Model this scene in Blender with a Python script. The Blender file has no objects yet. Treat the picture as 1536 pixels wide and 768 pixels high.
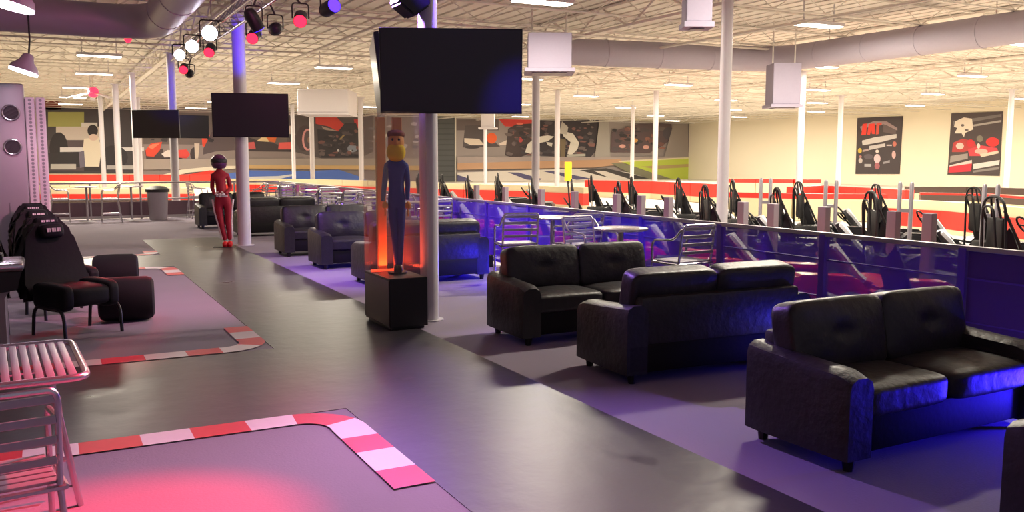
import bpy, bmesh, math, random
from mathutils import Vector, Matrix, Euler
random.seed(7)
PI = math.pi
scn = bpy.context.scene
C = scn.collection

# ------------------------------------------------------------------ camera
EYE = 1.75; FOC = 1324.0
yaw, pit, rol = math.radians(27.8), math.radians(6.24), math.radians(0.1)
FW = Vector((math.sin(yaw)*math.cos(pit), math.cos(yaw)*math.cos(pit), -math.sin(pit)))
RT = Vector((math.cos(yaw), -math.sin(yaw), 0)); UP = RT.cross(FW)
RT, UP = RT*math.cos(rol)+UP*math.sin(rol), UP*math.cos(rol)-RT*math.sin(rol)
cd = bpy.data.cameras.new('camera'); cam = bpy.data.objects.new('camera', cd); C.objects.link(cam)
cd.sensor_width = 36; cd.lens = 36*FOC/1536; cd.clip_end = 300; cd.clip_start = .05
cam.matrix_world = Matrix(((RT.x, UP.x, -FW.x, 0), (RT.y, UP.y, -FW.y, 0), (RT.z, UP.z, -FW.z, EYE), (0, 0, 0, 1)))
scn.camera = cam
def ray(px, py): return FW*FOC + RT*(px-768) - UP*(py-384)
def gz(px, py, z=0):            # surveyed point at height z
    d = ray(px, py); return Vector((0, 0, EYE)) + d*((z-EYE)/d.z)
def gy(px, py, y):              # point on the wall plane at y
    d = ray(px, py); return Vector((0, 0, EYE)) + d*(y/d.y)
def gx(px, py, x):
    d = ray(px, py); return Vector((0, 0, EYE)) + d*(x/d.x)
def gd(px, depth):              # plan position at a viewing depth
    h = Vector((math.sin(yaw), math.cos(yaw), 0))*depth
    r = Vector((math.cos(yaw), -math.sin(yaw), 0))*((px-768)/FOC*depth)
    return h+r

# ------------------------------------------------------------------ materials
def srgb(c):
    f = lambda v: v/12.92 if v <= .04045 else ((v+.055)/1.055)**2.4
    return tuple(f(v/255) for v in c)+(1,)
def mat(name, col, rough=.6, metal=0, bump=0, scale=20, var=0, emit=None, es=0, coat=0, spec=.5, vscale=None, bdist=.01):
    m = bpy.data.materials.new(name); m.use_nodes = True
    nt = m.node_tree; b = nt.nodes['Principled BSDF']
    c = srgb(col)
    b.inputs['Base Color'].default_value = c
    b.inputs['Roughness'].default_value = rough; b.inputs['Metallic'].default_value = metal
    b.inputs['Specular IOR Level'].default_value = spec
    if coat: b.inputs['Coat Weight'].default_value = coat; b.inputs['Coat Roughness'].default_value = .1
    tc = nt.nodes.new('ShaderNodeTexCoord')
    n = nt.nodes.new('ShaderNodeTexNoise'); n.inputs['Scale'].default_value = vscale or scale; n.inputs['Detail'].default_value = 4
    nt.links.new(tc.outputs['Object'], n.inputs['Vector'])
    r = nt.nodes.new('ShaderNodeMixRGB'); r.blend_type = 'MIX'
    v = max(var, .04)
    r.inputs[1].default_value = tuple(x*(1-v) for x in c[:3])+(1,)
    r.inputs[2].default_value = tuple(min(1, x*(1+v)) for x in c[:3])+(1,)
    nt.links.new(n.outputs['Fac'], r.inputs[0]); nt.links.new(r.outputs[0], b.inputs['Base Color'])
    if bump:
        n2 = nt.nodes.new('ShaderNodeTexNoise'); n2.inputs['Scale'].default_value = scale; n2.inputs['Detail'].default_value = 3
        nt.links.new(tc.outputs['Object'], n2.inputs['Vector'])
        bp = nt.nodes.new('ShaderNodeBump'); bp.inputs['Strength'].default_value = bump; bp.inputs['Distance'].default_value = bdist
        nt.links.new(n2.outputs['Fac'], bp.inputs['Height']); nt.links.new(bp.outputs[0], b.inputs['Normal'])
    if emit:
        b.inputs['Emission Color'].default_value = srgb(emit); b.inputs['Emission Strength'].default_value = es
    return m
def sheer(name, col, alpha, rough=.3, fac_gloss=.15):
    m = bpy.data.materials.new(name); m.use_nodes = True; nt = m.node_tree
    for n in list(nt.nodes): nt.nodes.remove(n)
    o = nt.nodes.new('ShaderNodeOutputMaterial'); t = nt.nodes.new('ShaderNodeBsdfTransparent')
    d = nt.nodes.new('ShaderNodeBsdfPrincipled'); d.inputs['Base Color'].default_value = srgb(col); d.inputs['Roughness'].default_value = rough
    mx = nt.nodes.new('ShaderNodeMixShader'); mx.inputs[0].default_value = alpha
    nt.links.new(t.outputs[0], mx.inputs[1]); nt.links.new(d.outputs[0], mx.inputs[2]); nt.links.new(mx.outputs[0], o.inputs[0])
    return m
M = {}
M['leather'] = mat('black_leather', (30, 27, 31), .46, bump=.35, scale=14, var=.15, bdist=.02)
M['leather_dark'] = mat('black_upholstery', (19, 17, 20), .65, spec=.2, bump=.15, scale=30)
M['leg'] = mat('dark_wood_leg', (22, 18, 20), .4)
M['black'] = mat('matte_black', (20, 19, 22), .5)
M['screen'] = mat('dark_screen', (40, 36, 44), .3, spec=.5)  # base tone raised slightly to stand in for veiling glare
M['bezel'] = mat('screen_bezel', (18, 17, 22), .35)
M['white_paint'] = mat('white_column_paint', (205, 200, 205), .45, var=.04)
M['ceil'] = mat('painted_roof_deck', (226, 220, 212), .8, bump=.2, scale=3, var=.06, vscale=1.2)
M['joist'] = mat('painted_joist_steel', (226, 220, 212), .7)
M['duct'] = mat('duct_sheet_metal', (186, 174, 186), .4, metal=.1, bump=.05, scale=4)
M['duct_grey'] = mat('painted_duct', (176, 168, 182), .85, spec=.2)
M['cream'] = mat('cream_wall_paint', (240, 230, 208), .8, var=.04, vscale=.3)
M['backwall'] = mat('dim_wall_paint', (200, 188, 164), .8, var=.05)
M['alu'] = mat('brushed_aluminium', (200, 196, 202), .25, metal=.9)
M['alu_dull'] = mat('dull_aluminium', (170, 165, 172), .42, metal=.6)
M['red'] = mat('red_plastic', (205, 30, 34), .4)
M['kart_red'] = mat('kart_red_bodywork', (214, 28, 40), .3, coat=.3)
M['silver'] = mat('silver_fairing', (205, 205, 208), .35, metal=.2)
M['rubber'] = mat('tyre_rubber', (26, 22, 26), .75, spec=.25, bump=.1, scale=40)
M['barrier_red'] = mat('barrier_red', (226, 46, 36), .45)
M['barrier_white'] = mat('barrier_cream', (222, 210, 172), .5)
M['barrier_yellow'] = mat('barrier_yellow', (226, 190, 40), .5)
M['barrier_dark'] = mat('barrier_dark', (70, 55, 50), .5)
M['post_grey'] = mat('grey_powder_coat', (138, 130, 138), .5)
M['fence_metal'] = mat('violet_fence_metal', (100, 66, 190), .4)
M['fence_mesh'] = sheer('violet_fence_mesh', (112, 72, 210), .54, .6)
M['fence_solid'] = mat('solid_violet_panel', (84, 52, 140), .5)
M['clear'] = sheer('clear_acrylic', (190, 175, 170), .10, .08)
M['smoked'] = sheer('smoked_acrylic', (60, 48, 55), .45, .08)
M['wood'] = mat('honey_wood', (190, 140, 90), .5, var=.1)
M['brown_panel'] = mat('glossy_brown_panel', (66, 44, 48), .2, var=.5, vscale=6)
M['suit_red'] = mat('red_race_suit', (150, 20, 42), .75, bump=.3, scale=18)
M['suit_blue'] = mat('blue_race_suit', (44, 62, 150), .75, bump=.3, scale=18)
M['white_cloth'] = mat('white_cloth', (220, 205, 205), .8)
M['helmet'] = mat('plum_helmet', (92, 44, 84), .3, coat=.5)
M['yellow'] = mat('yellow_felt', (240, 204, 40), .8, bump=.4, scale=40)
M['tan'] = mat('tan_skin', (222, 150, 70), .6)
M['carpet'] = mat('grey_carpet', (140, 130, 145), .9, bump=.2, scale=60, var=.06, vscale=1.5)
M['concrete'] = mat('track_concrete', (222, 214, 202), .6, var=.08, vscale=.4)
M['curb_red'] = mat('curb_red_paint', (206, 34, 58), .5, var=.06)
M['curb_white'] = mat('curb_white_paint', (222, 206, 212), .5, var=.05)
M['tower'] = mat('brushed_tower_metal', (150, 142, 148), .45, metal=.2, bump=.1, scale=6)
M['light'] = mat('lit_diffuser', (255, 250, 240), .5, emit=(255, 246, 228), es=9)
M['led_white'] = mat('lit_white_led', (255, 255, 255), .5, emit=(245, 238, 255), es=14)
M['led_red'] = mat('lit_red_led', (255, 40, 60), .5, emit=(255, 30, 55), es=4)
M['led_blue'] = mat('lit_blue_led', (60, 40, 255), .5, emit=(60, 30, 255), es=5)
M['led_amber'] = mat('lit_amber_led', (255, 90, 40), .5, emit=(255, 60, 30), es=2.5)
# black walkway: glossy sealed floor with worn, wavy sheen
def walkway_mat():
    m = mat('sealed_black_floor', (52, 48, 54), .3, var=.25, vscale=1.3, spec=.45)
    nt = m.node_tree; b = nt.nodes['Principled BSDF']
    tc = nt.nodes.new('ShaderNodeTexCoord')
    n = nt.nodes.new('ShaderNodeTexNoise'); n.inputs['Scale'].default_value = 1.1; n.inputs['Detail'].default_value = 5
    nt.links.new(tc.outputs['Object'], n.inputs['Vector'])
    mr = nt.nodes.new('ShaderNodeMapRange'); mr.inputs[1].default_value = .75; mr.inputs[2].default_value = .65
    mr.inputs[3].default_value = .2; mr.inputs[4].default_value = .38
    nt.links.new(n.outputs['Fac'], mr.inputs[0]); nt.links.new(mr.outputs[0], b.inputs['Roughness'])
    n2 = nt.nodes.new('ShaderNodeTexNoise'); n2.inputs['Scale'].default_value = 5; n2.inputs['Detail'].default_value = 4
    nt.links.new(tc.outputs['Object'], n2.inputs['Vector'])
    bp = nt.nodes.new('ShaderNodeBump'); bp.inputs['Strength'].default_value = .35; bp.inputs['Distance'].default_value = .012
    nt.links.new(n2.outputs['Fac'], bp.inputs['Height']); nt.links.new(bp.outputs[0], b.inputs['Normal'])
    return m
M['walk'] = walkway_mat()
_flat = {}
def flat(c):
    k = tuple(c)
    if k not in _flat: _flat[k] = mat('print_%02x%02x%02x' % k, c, .7)
    return _flat[k]

# ------------------------------------------------------------------ mesh helpers
def obj(name, bm, m, parent=None, smooth=False, loc=None):
    me = bpy.data.meshes.new(name); bmesh.ops.recalc_face_normals(bm, faces=bm.faces); bm.to_mesh(me); bm.free()
    if isinstance(m, (list, tuple)):
        for x in m: me.materials.append(x)
    else: me.materials.append(m)
    if smooth:
        for p in me.polygons: p.use_smooth = True
        try: me.set_sharp_from_angle(angle=math.radians(38))
        except Exception: pass
    o = bpy.data.objects.new(name, me); C.objects.link(o)
    if parent: o.parent = parent
    if loc: o.location = loc
    return o
def tag(o, label, cat, group=None):
    o['label'] = label; o['category'] = cat
    if group: o['group'] = group
    return o
def thing(name, label, cat, loc=(0, 0, 0), rz=0, group=None):
    o = bpy.data.objects.new(name, None); C.objects.link(o); o.empty_display_size = .2
    o.location = loc; o.rotation_euler = (0, 0, rz)
    return tag(o, label, cat, group)
def struct(name, bm, m, parent=None, smooth=False):
    o = obj(name, bm, m, parent, smooth)
    if not parent: o['kind'] = 'structure'
    return o
def B(): return bmesh.new()
def box(bm, x0, x1, y0, y1, z0, z1, bev=0, mi=0, M4=None, seg=2):
    r = bmesh.ops.create_cube(bm, size=1); vs = r['verts']
    for v in vs: v.co = Vector(((x0+x1)/2+v.co.x*(x1-x0), (y0+y1)/2+v.co.y*(y1-y0), (z0+z1)/2+v.co.z*(z1-z0)))
    fs = list({f for v in vs for f in v.link_faces})
    for f in fs: f.material_index = mi
    if bev:
        es = list({e for v in vs for e in v.link_edges})
        r = bmesh.ops.bevel(bm, geom=es, offset=bev, segments=seg, affect='EDGES', profile=.5)
        vs = list({v for f in r['faces'] for v in f.verts} | {v for v in vs if v.is_valid})
        for f in r['faces']: f.material_index = mi
    if M4 is not None:
        for v in vs: v.co = M4 @ v.co
    return vs
def tube(bm, pts, r, n=8, mi=0, closed=False, cap=True):
    pts = [Vector(p) for p in pts]; rings = []; k = len(pts)
    rr = r if isinstance(r, (list, tuple)) else [r]*k
    ref = None
    for i, p in enumerate(pts):
        if closed: t = (pts[(i+1) % k]-pts[i-1])
        else: t = pts[min(i+1, k-1)]-pts[max(i-1, 0)]
        t = t.normalized()
        if ref is None:
            ref = Vector((0, 0, 1)) if abs(t.z) < .9 else Vector((1, 0, 0))
        a = (ref - t*ref.dot(t))
        if a.length < 1e-4: a = t.orthogonal()
        a.normalize(); ref = a; b = t.cross(a)
        rings.append([bm.verts.new(p+(a*math.cos(2*PI*j/n)+b*math.sin(2*PI*j/n))*rr[i]) for j in range(n)])
    for i in range(k if closed else k-1):
        A, Bq = rings[i], rings[(i+1) % k]
        for j in range(n):
            f = bm.faces.new((A[j], A[(j+1) % n], Bq[(j+1) % n], Bq[j])); f.material_index = mi
    if cap and not closed:
        bm.faces.new(rings[0]).material_index = mi; bm.faces.new(rings[-1][::-1]).material_index = mi
def arc(pts, n=6, r=.08):       # round the corners of a polyline
    pts = [Vector(p) for p in pts]; out = [pts[0]]
    for i in range(1, len(pts)-1):
        a, b, c = pts[i-1], pts[i], pts[i+1]
        ra = min(r, (a-b).length*.49, (c-b).length*.49)
        p, q = b+(a-b).normalized()*ra, b+(c-b).normalized()*ra
        for k in range(n+1):
            t = k/n; out.append(p*(1-t)**2+b*2*t*(1-t)+q*t*t)
    out.append(pts[-1]); return out
def lathe(bm, prof, n=20, c=(0, 0, 0), axis='z', mi=0):
    rings = []
    for r, h in prof:
        ring = []
        for j in range(n):
            a = 2*PI*j/n; x, y = r*math.cos(a), r*math.sin(a)
            co = (x, y, h) if axis == 'z' else ((h, x, y) if axis == 'x' else (x, h, y))
            ring.append(bm.verts.new(Vector(co)+Vector(c)))
        rings.append(ring)
    for A, Bq in zip(rings, rings[1:]):
        for j in range(n): bm.faces.new((A[j], A[(j+1) % n], Bq[(j+1) % n], Bq[j])).material_index = mi
    bm.faces.new(rings[0]).material_index = mi; bm.faces.new(rings[-1][::-1]).material_index = mi
def prism(bm, poly, h0, h1, axis='y', mi=0):  # poly in the two other axes
    def mk(p, h): return {'y': (p[0], h, p[1]), 'x': (h, p[0], p[1]), 'z': (p[0], p[1], h)}[axis]
    a = [bm.verts.new(mk(p, h0)) for p in poly]; b = [bm.verts.new(mk(p, h1)) for p in poly]
    bm.faces.new(a).material_index = mi; bm.faces.new(b[::-1]).material_index = mi
    for i in range(len(poly)):
        j = (i+1) % len(poly); bm.faces.new((a[i], b[i], b[j], a[j])).material_index = mi
def cushion(w, d, h, puff=.2, thick='z', tuft=False, n=5.0, cuts=14):
    """a soft rounded block centred on the origin; puffs along `thick`"""
    bm = B(); bmesh.ops.create_cube(bm, size=2)
    bmesh.ops.subdivide_edges(bm, edges=bm.edges[:], cuts=cuts, use_grid_fill=True)
    for v in bm.verts:
        x, y, z = v.co; s = (abs(x)**n+abs(y)**n+abs(z)**n)**(-1/n); x, y, z = x*s, y*s, z*s
        if thick == 'z':
            z *= 1+puff*(1-x*x)*(1-y*y)
        else:
            k = (1-x*x)*(1-z*z); f = 1+puff*k
            if tuft and y < 0:
                f -= .30*math.exp(-((x)**2+(z-.05)**2)/.03)+.13*math.exp(-(x**2)/.004)*(1-z*z)
                f += .03*math.sin(9*x+3*z)*k
            y *= f
        v.co = Vector((x*w/2, y*d/2, z*h/2))
    return bm
def copy_tree(o, parent=None):
    c = o.copy(); C.objects.link(c)
    if parent: c.parent = parent
    for ch in list(o.children): copy_tree(ch, c)
    return c
used = {}
def place(proto, loc, rz, label, group=None, s=None):
    o = proto if proto.name not in used else copy_tree(proto)
    used[proto.name] = 1
    o.location = loc; o.rotation_euler = (0, 0, rz); o['label'] = label
    if group: o['group'] = group
    if s: o.scale = s
    return o
def lamp(name, kind, loc, col, e, parent=None, size=.3, sy=None, spot=60, blend=.6, target=None):
    l = bpy.data.lights.new(name, kind); l.color = srgb(col)[:3]; l.energy = e
    if kind == 'AREA':
        l.size = size
        if sy: l.shape = 'RECTANGLE'; l.size_y = sy
    elif kind == 'SPOT': l.spot_size = math.radians(spot); l.spot_blend = blend; l.shadow_soft_size = size
    else: l.shadow_soft_size = size
    o = bpy.data.objects.new(name, l); C.objects.link(o); o.location = loc
    if target is not None:
        d = Vector(target)-Vector(loc); o.rotation_euler = d.to_track_quat('-Z', 'Y').to_euler()
    if parent:
        o.parent = parent
    return o

# ------------------------------------------------------------------ the setting
XL, XR, Y0, YB = -5.0, 52.5, -4.0, 65.0
FX = 6.52                      # lounge fence line
ZJ, ZD = 5.0, 5.5
bm = B(); box(bm, XL, XR, Y0, YB, -.2, -.02); fl = struct('floor', bm, M['concrete'])
bm = B(); box(bm, XL, FX+.1, Y0, 28.3, -.02, 0); struct('floor_lounge', bm, M['carpet'])['kind'] = 'structure'
# black walkway with its cross branches, sits flush in the carpet
bm = B()
box(bm, 1.80, 3.36, Y0, 20.6, 0, .004)
box(bm, XL, 1.80, 5.92, 8.15, 0, .004)
box(bm, XL, 1.80, 15.3, 17.2, 0, .004)
struct('floor_walkway', bm, M['walk'])
bm = B(); box(bm, -1.2, 6.4, 20.6, 20.75, 0, .005); bm.free()
def pad_curb(name, x1, y_edge, up, far_side, nside=2, xs=-3.6):
    """red and white painted curb along a pad's edge, with a rounded corner at x1"""
    w = .24; r = .42; s = 1 if far_side else -1
    # centre path: along the edge in +x, round the corner, then along the side
    path = []
    yE = y_edge
    for i in range(200):
        x = xs + i*.05
        if x > x1-r: break
        path.append(((x, yE), (x, yE+s*w)))
    for k in range(0, 19):
        a = PI/2*k/18
        co = (x1-r+r*math.sin(a), yE+s*r-s*r*math.cos(a)); ri = r-w*.98
        ci = (x1-r+ri*math.sin(a), yE+s*r-s*ri*math.cos(a)); path.append((co, ci))
    for i in range(1, nside*8+1):
        y = yE+s*(r+i*.05); path.append(((x1, y), (x1-w, y)))
    L = [0]
    for i in range(1, len(path)):
        a = [(path[i][0][k]+path[i][1][k])/2 for k in (0, 1)]; b = [(path[i-1][0][k]+path[i-1][1][k])/2 for k in (0, 1)]
        L.append(L[-1]+math.hypot(a[0]-b[0], a[1]-b[1]))
    bm = B(); tot = L[-1]
    for i in range(len(path)-1):
        seg = int((tot-L[i])/.33) % 2
        q = [path[i][0], path[i+1][0], path[i+1][1], path[i][1]]
        z = .009
        f = bm.faces.new([bm.verts.new((p[0], p[1], z)) for p in q]); f.material_index = 0 if seg == 0 else 1
    o = struct(name, bm, [M['curb_red'], M['curb_white']])
    return o
pad_curb('floor_curb_near', 1.80, 5.92, True, False, 3)
pad_curb('floor_curb_middle', 1.80, 8.15, True, True, 2)
pad_curb('floor_curb_middle_end', 1.80, 15.3, True, False, 2, xs=1.1)
pad_curb('floor_curb_far', 1.80, 17.2, True, True, 1)

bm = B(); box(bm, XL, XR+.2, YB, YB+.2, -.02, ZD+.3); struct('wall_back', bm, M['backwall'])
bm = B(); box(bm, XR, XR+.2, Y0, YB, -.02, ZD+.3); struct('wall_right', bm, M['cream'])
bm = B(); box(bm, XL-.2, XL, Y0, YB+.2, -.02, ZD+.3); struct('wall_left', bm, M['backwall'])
# ribbed roof deck
bm = B()
x = XL
N = 0
while x < XR:
    x2 = min(x+.45, XR)
    box(bm, x, x2-.12, Y0, YB, ZD, ZD+.12); box(bm, x2-.12, x2, Y0, YB, ZD+.05, ZD+.12)
    x = x2
ceil = struct('ceiling', bm, M['ceil'])
# open-web joists along x
def joist():
    bm = B(); z0, z1 = ZJ, ZD-.02
    for z in (z0, z1-.04): box(bm, XL, XR, -.035, .035, z, z+.03)
    x = XL; k = 0
    while x < XR-.8:
        a, b = (z0+.02, z1-.02) if k % 2 == 0 else (z1-.02, z0+.02)
        tube(bm, [(x, 0, a), (x+.8, 0, b)], .012, 4, cap=False); x += .8; k += 1
    return bm
j0 = obj('joist', joist(), M['joist'], ceil); j0.location.y = 3.0
for k in range(1, 27):
    j = j0.copy(); C.objects.link(j); j.parent = ceil; j.location.y = 3.0+k*2.35
def girder(x):
    bm = B(); z0, z1 = ZJ-.12, ZD-.02
    for z in (z0, z1-.06): box(bm, x-.08, x+.08, Y0, YB, z, z+.06)
    y = Y0; k = 0
    while y < YB-1.2:
        a, b = (z0, z1) if k % 2 == 0 else (z1, z0)
        tube(bm, [(x, y, a), (x, y+1.2, b)], .03, 4, cap=False); y += 1.2; k += 1
    return obj('girder', bm, M['joist'], ceil)
for gxx in (3.55, 12.4, 21, 31, 41): girder(gxx)
# conduits and sprinkler lines under the deck
bm = B()
for y, z in ((11.2, 4.86), (19.4, 4.9), (26.3, 4.86), (33.4, 4.9), (42, 4.88)):
    tube(bm, [(XL+.1, y, z), (XR-.1, y, z)], .03, 6)
for x, z in ((6.9, 4.8), (15.2, 4.82), (26.6, 4.8)):
    tube(bm, [(x, Y0, z), (x, YB-.1, z)], .035, 6)
obj('sprinkler_pipe', bm, M['joist'], ceil)

# columns
colbm = {}
def column(x, y, r=.115, m='white_paint', top=ZJ-.1, name='column'):
    bm = B(); lathe(bm, [(r, 0), (r, top)], 20, (0, 0, 0)); box(bm, -r*1.5, r*1.5, -r*1.5, r*1.5, top-.02, top)
    lathe(bm, [(r*1.5, 0), (r*1.5, .012)], 16)
    o = struct(name, bm, M[m], smooth=True); o.location = (x, y, 0); return o
column(3.66, 8.87, .10)
column(3.54, 18.42, .13)
column(3.5, 28.6, .12)
for px, dep, r in ((158, 44, .11), (181, 38, .13), (207, 33, .1), (213, 46, .12), (442, 52, .11), (470, 48, .12), (543, 46, .13), (728, 55, .11),
                (803, 26, .115), (835, 41, .12), (947, 52, .11), (981, 41, .12), (1083, 17, .11), (1197, 32, .12), (1255, 44, .12), (1507, 40, .12)):
    p = gd(px, dep); column(p.x, p.y, r)

# ------------------------------------------------------------------ ceiling light fixtures on their grid
def make_fixture():
    t = thing('ceiling_light', '', 'ceiling light')
    bm = B(); box(bm, -.64, .64, -.20, .20, .02, .10, .01); box(bm, -.5, -.47, -.01, .01, .1, .55); box(bm, .47, .5, -.01, .01, .1, .55); obj('housing', bm, M['white_paint'], t)
    bm = B(); box(bm, -.61, .61, -.17, .17, 0, .025); obj('diffuser', bm, M['light'], t)
    a = lamp('fixture_glow', 'AREA', (0, 0, -.02), (255, 243, 222), 1, t, 1.2, .33)
    return t
fx = make_fixture()
grid = {}
lights_at = [(8.95, 15.7), (16.15, 15.3), (23.15, 15.1), (23.3, 21.9), (1.65, 30.2), (1.8, 36.6), (1.5, 44.2), (8.97, 30.2), (8.95, 37.3), (23.7, 30.0),
 (23.9, 37.5), (31.2, 44.5), (38.7, 51.5), (30.8, 21.6), (37.5, 28.3), (44.5, 34.7), (30.9, 29.2), (37.8, 35.7), (44.5, 42.1), (31.9, 36.4), (45.2, 50.1),
 (1.45, 51.0), (1.5, 57.5), (8.5, 58.1), (16.8, 30.6), (24.1, 44.8), (17.6, 51.5), (44.4, 28.3), (8.7, 51), (31, 57.5), (45, 57.6), (38.4, 43.2), (37.6, 21.6), (31, 15), (38, 15), (44.5, 21.5), (44.5, 15), (8.95, 8.6), (16.15, 8.2), (23.2, 8), (31, 7.5)]
colw = {1: 'above the walkway side', 2: 'second line in from the walkway', 3: 'third line in from the walkway', 4: 'fourth line in from the walkway', 5: 'fifth line in from the walkway', 6: 'sixth line in', 7: 'line nearest the poster wall'}
from collections import defaultdict
lines = defaultdict(list)
for p in lights_at: lines[min(7, int(round((p[0]-1.6)/7.2))+1)].append(p)
ords = ['nearest', 'second', 'third', 'fourth', 'fifth', 'sixth', 'seventh', 'eighth', 'ninth']
LW = bpy.data.objects['fixture_glow'].data; LW.energy = 480
for k, ps in lines.items():
    for i, p in enumerate(sorted(ps, key=lambda q: q[1])):
        place(fx, (p[0], p[1], 4.85), 0, 'lit strip light, %s of its line, %s' % (ords[i], colw[k]), 'strip lights under the hall roof')

# ------------------------------------------------------------------ sofas
def make_sofa():
    W, D = 1.86, .80
    t = thing('sofa', '', 'sofa')           # origin: floor centre; faces -y
    bm = B(); box(bm, -W/2+.02, W/2-.02, -D/2+.04, D/2, .09, .32, .02); obj('base', bm, M['leather_dark'], t, True)
    bm = B(); 
    vs = box(bm, -W/2+.14, W/2-.14, D/2-.17, D/2, .30, .69, .03)
    obj('backrest', bm, M['leather'], t, True)
    for s in (-1, 1):
        # arm: upright block, rounded over the top, falling gently to a rolled front
        bm = B(); n = 16; prof = []
        m = 9; secs = []
        for i in range(m):
            f = i/(m-1); y = -D/2+f*(D)
            zt = .575+.05*f**1.4+.0*(1-f); 
            if i == 0: zt = .545
            ring = []
            hw = .105 if 0 < i < m-1 else .095
            poly = [(-hw, .08), (hw, .08), (hw, zt-.07), (hw*.85, zt-.025), (hw*.4, zt), (-hw*.4, zt), (-hw*.85, zt-.025), (-hw, zt-.07)]
            secs.append([bm.verts.new((s*(W/2-.105)+a, y, b)) for a, b in poly])
        for a, b in zip(secs, secs[1:]):
            for j in range(8): bm.faces.new((a[j], a[(j+1) % 8], b[(j+1) % 8], b[j]))
        bm.faces.new(secs[0]); bm.faces.new(secs[-1][::-1])
        obj('arm', bm, M['leather'], t, True)
    for s in (-1, 1):
        bm = cushion(.82, .62, .18, .24, 'z', n=7); o = obj('seat_cushion', bm, M['leather'], t, True); o.location = (s*.41, -.09, .385)
        bm = cushion(.83, .21, .46, .30, 'y', True, n=8); o = obj('back_cushion', bm, M['leather'], t, True); o.location = (s*.41, .20, .655); o.rotation_euler = (math.radians(-11), 0, 0)
    for sx in (-1, 1):
        for sy in (-1, 1):
            bm = B(); lathe(bm, [(.028, 0), (.042, .1)], 8); o = obj('leg', bm, M['leg'], t); o.location = (sx*(W/2-.1), sy*(D/2-.07), 0)
    return t
sofa = make_sofa()
SG = 'black leather two seat sofas'
def sx(xl, y, rz, lab): place(sofa, (xl+.93, y, 0), rz, lab, SG)
R = math.radians
# xl = walkway side edge, y = centre
sx(3.84, 3.74, R(1), 'black leather sofa facing the camera with blue lit seat, closest full sofa')
sx(3.92, 5.86, PI+R(-3), 'black leather sofa seen from behind, blue rim on one back cushion')
sx(3.88, 7.52, R(-1), 'black leather sofa facing the back of another, in front of the bar tables')
sx(3.86, 11.95, PI, 'black leather sofa seen from behind, beside the white column and glass case')
sx(3.80, 14.1, R(0), 'black leather sofa facing the display case, nearer of two in line')
sx(3.72, 16.2, R(0), 'black leather sofa in line behind another, near the red suited mannequin')
sx(3.80, 20.7, PI, 'black leather sofa seen from behind, beyond the mannequin column')
sx(3.36, 23.6, R(0), 'farthest black leather sofa, by the bin end of the lounge')
sx(3.86, 2.05, PI+R(0), 'black leather sofa cut off by the frame, only its arm corner showing')

# ------------------------------------------------------------------ lounge fence
fence = thing('mesh_fence', 'long violet mesh panel fence between the sofas and the karts', 'fence', (FX, 0, 0))
posts = [3.1+1.452*i for i in range(-2, 18)]
bm = B(); box(bm, -.03, .03, posts[0], posts[-1], 1.03, 1.07, .006); obj('top_rail', bm, M['alu_dull'], fence)
bm = B(); box(bm, -.02, .02, posts[0], posts[-1], .08, .12); obj('bottom_rail', bm, M['fence_metal'], fence)
for y in posts:
    bm = B(); box(bm, -.035, .035, y-.035, y+.035, 0, 1.05, .004); box(bm, -.07, .07, y-.07, y+.07, 0, .012); obj('post', bm, M['fence_metal'], fence)
for i, (a, b) in enumerate(zip(posts, posts[1:])):
    bm = B(); box(bm, -.006, .006, a+.04, b-.04, .12, 1.03); obj('mesh_panel', bm, M['fence_solid'] if b < 4.7 else M['fence_mesh'], fence)
    bm = B(); box(bm, -.012, .012, a+.04, b-.04, .80, .815); box(bm, -.012, .012, a+.04, b-.04, .45, .46); obj('panel_bar', bm, M['fence_metal'], fence)

# far railing across the end of the lounge
rail = thing('railing', 'low railing with white rails closing off the far end of the lounge', 'railing', (0, 28.1, 0))
bm = B(); tube(bm, [(-3, 0, 1.05), (6.5, 0, 1.05)], .03, 8); obj('top_rail', bm, M['alu'], rail)
bm = B(); tube(bm, [(-3, 0, .58), (6.5, 0, .58)], .025, 8); obj('middle_rail', bm, M['white_paint'], rail)
bm = B(); box(bm, -3, 6.5, -.03, .03, .02, .1); obj('bottom_rail', bm, M['white_paint'], rail)
for i in range(8):
    bm = B(); x = -2.9+i*1.34; tube(bm, [(x, 0, 0), (x, 0, 1.05)], .028, 8); obj('post', bm, M['alu_dull'], rail)
bm = B(); box(bm, -3, 6.5, -.01, .01, .1, .5); obj('kick_panel', bm, flat((120, 96, 108)), rail)

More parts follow.
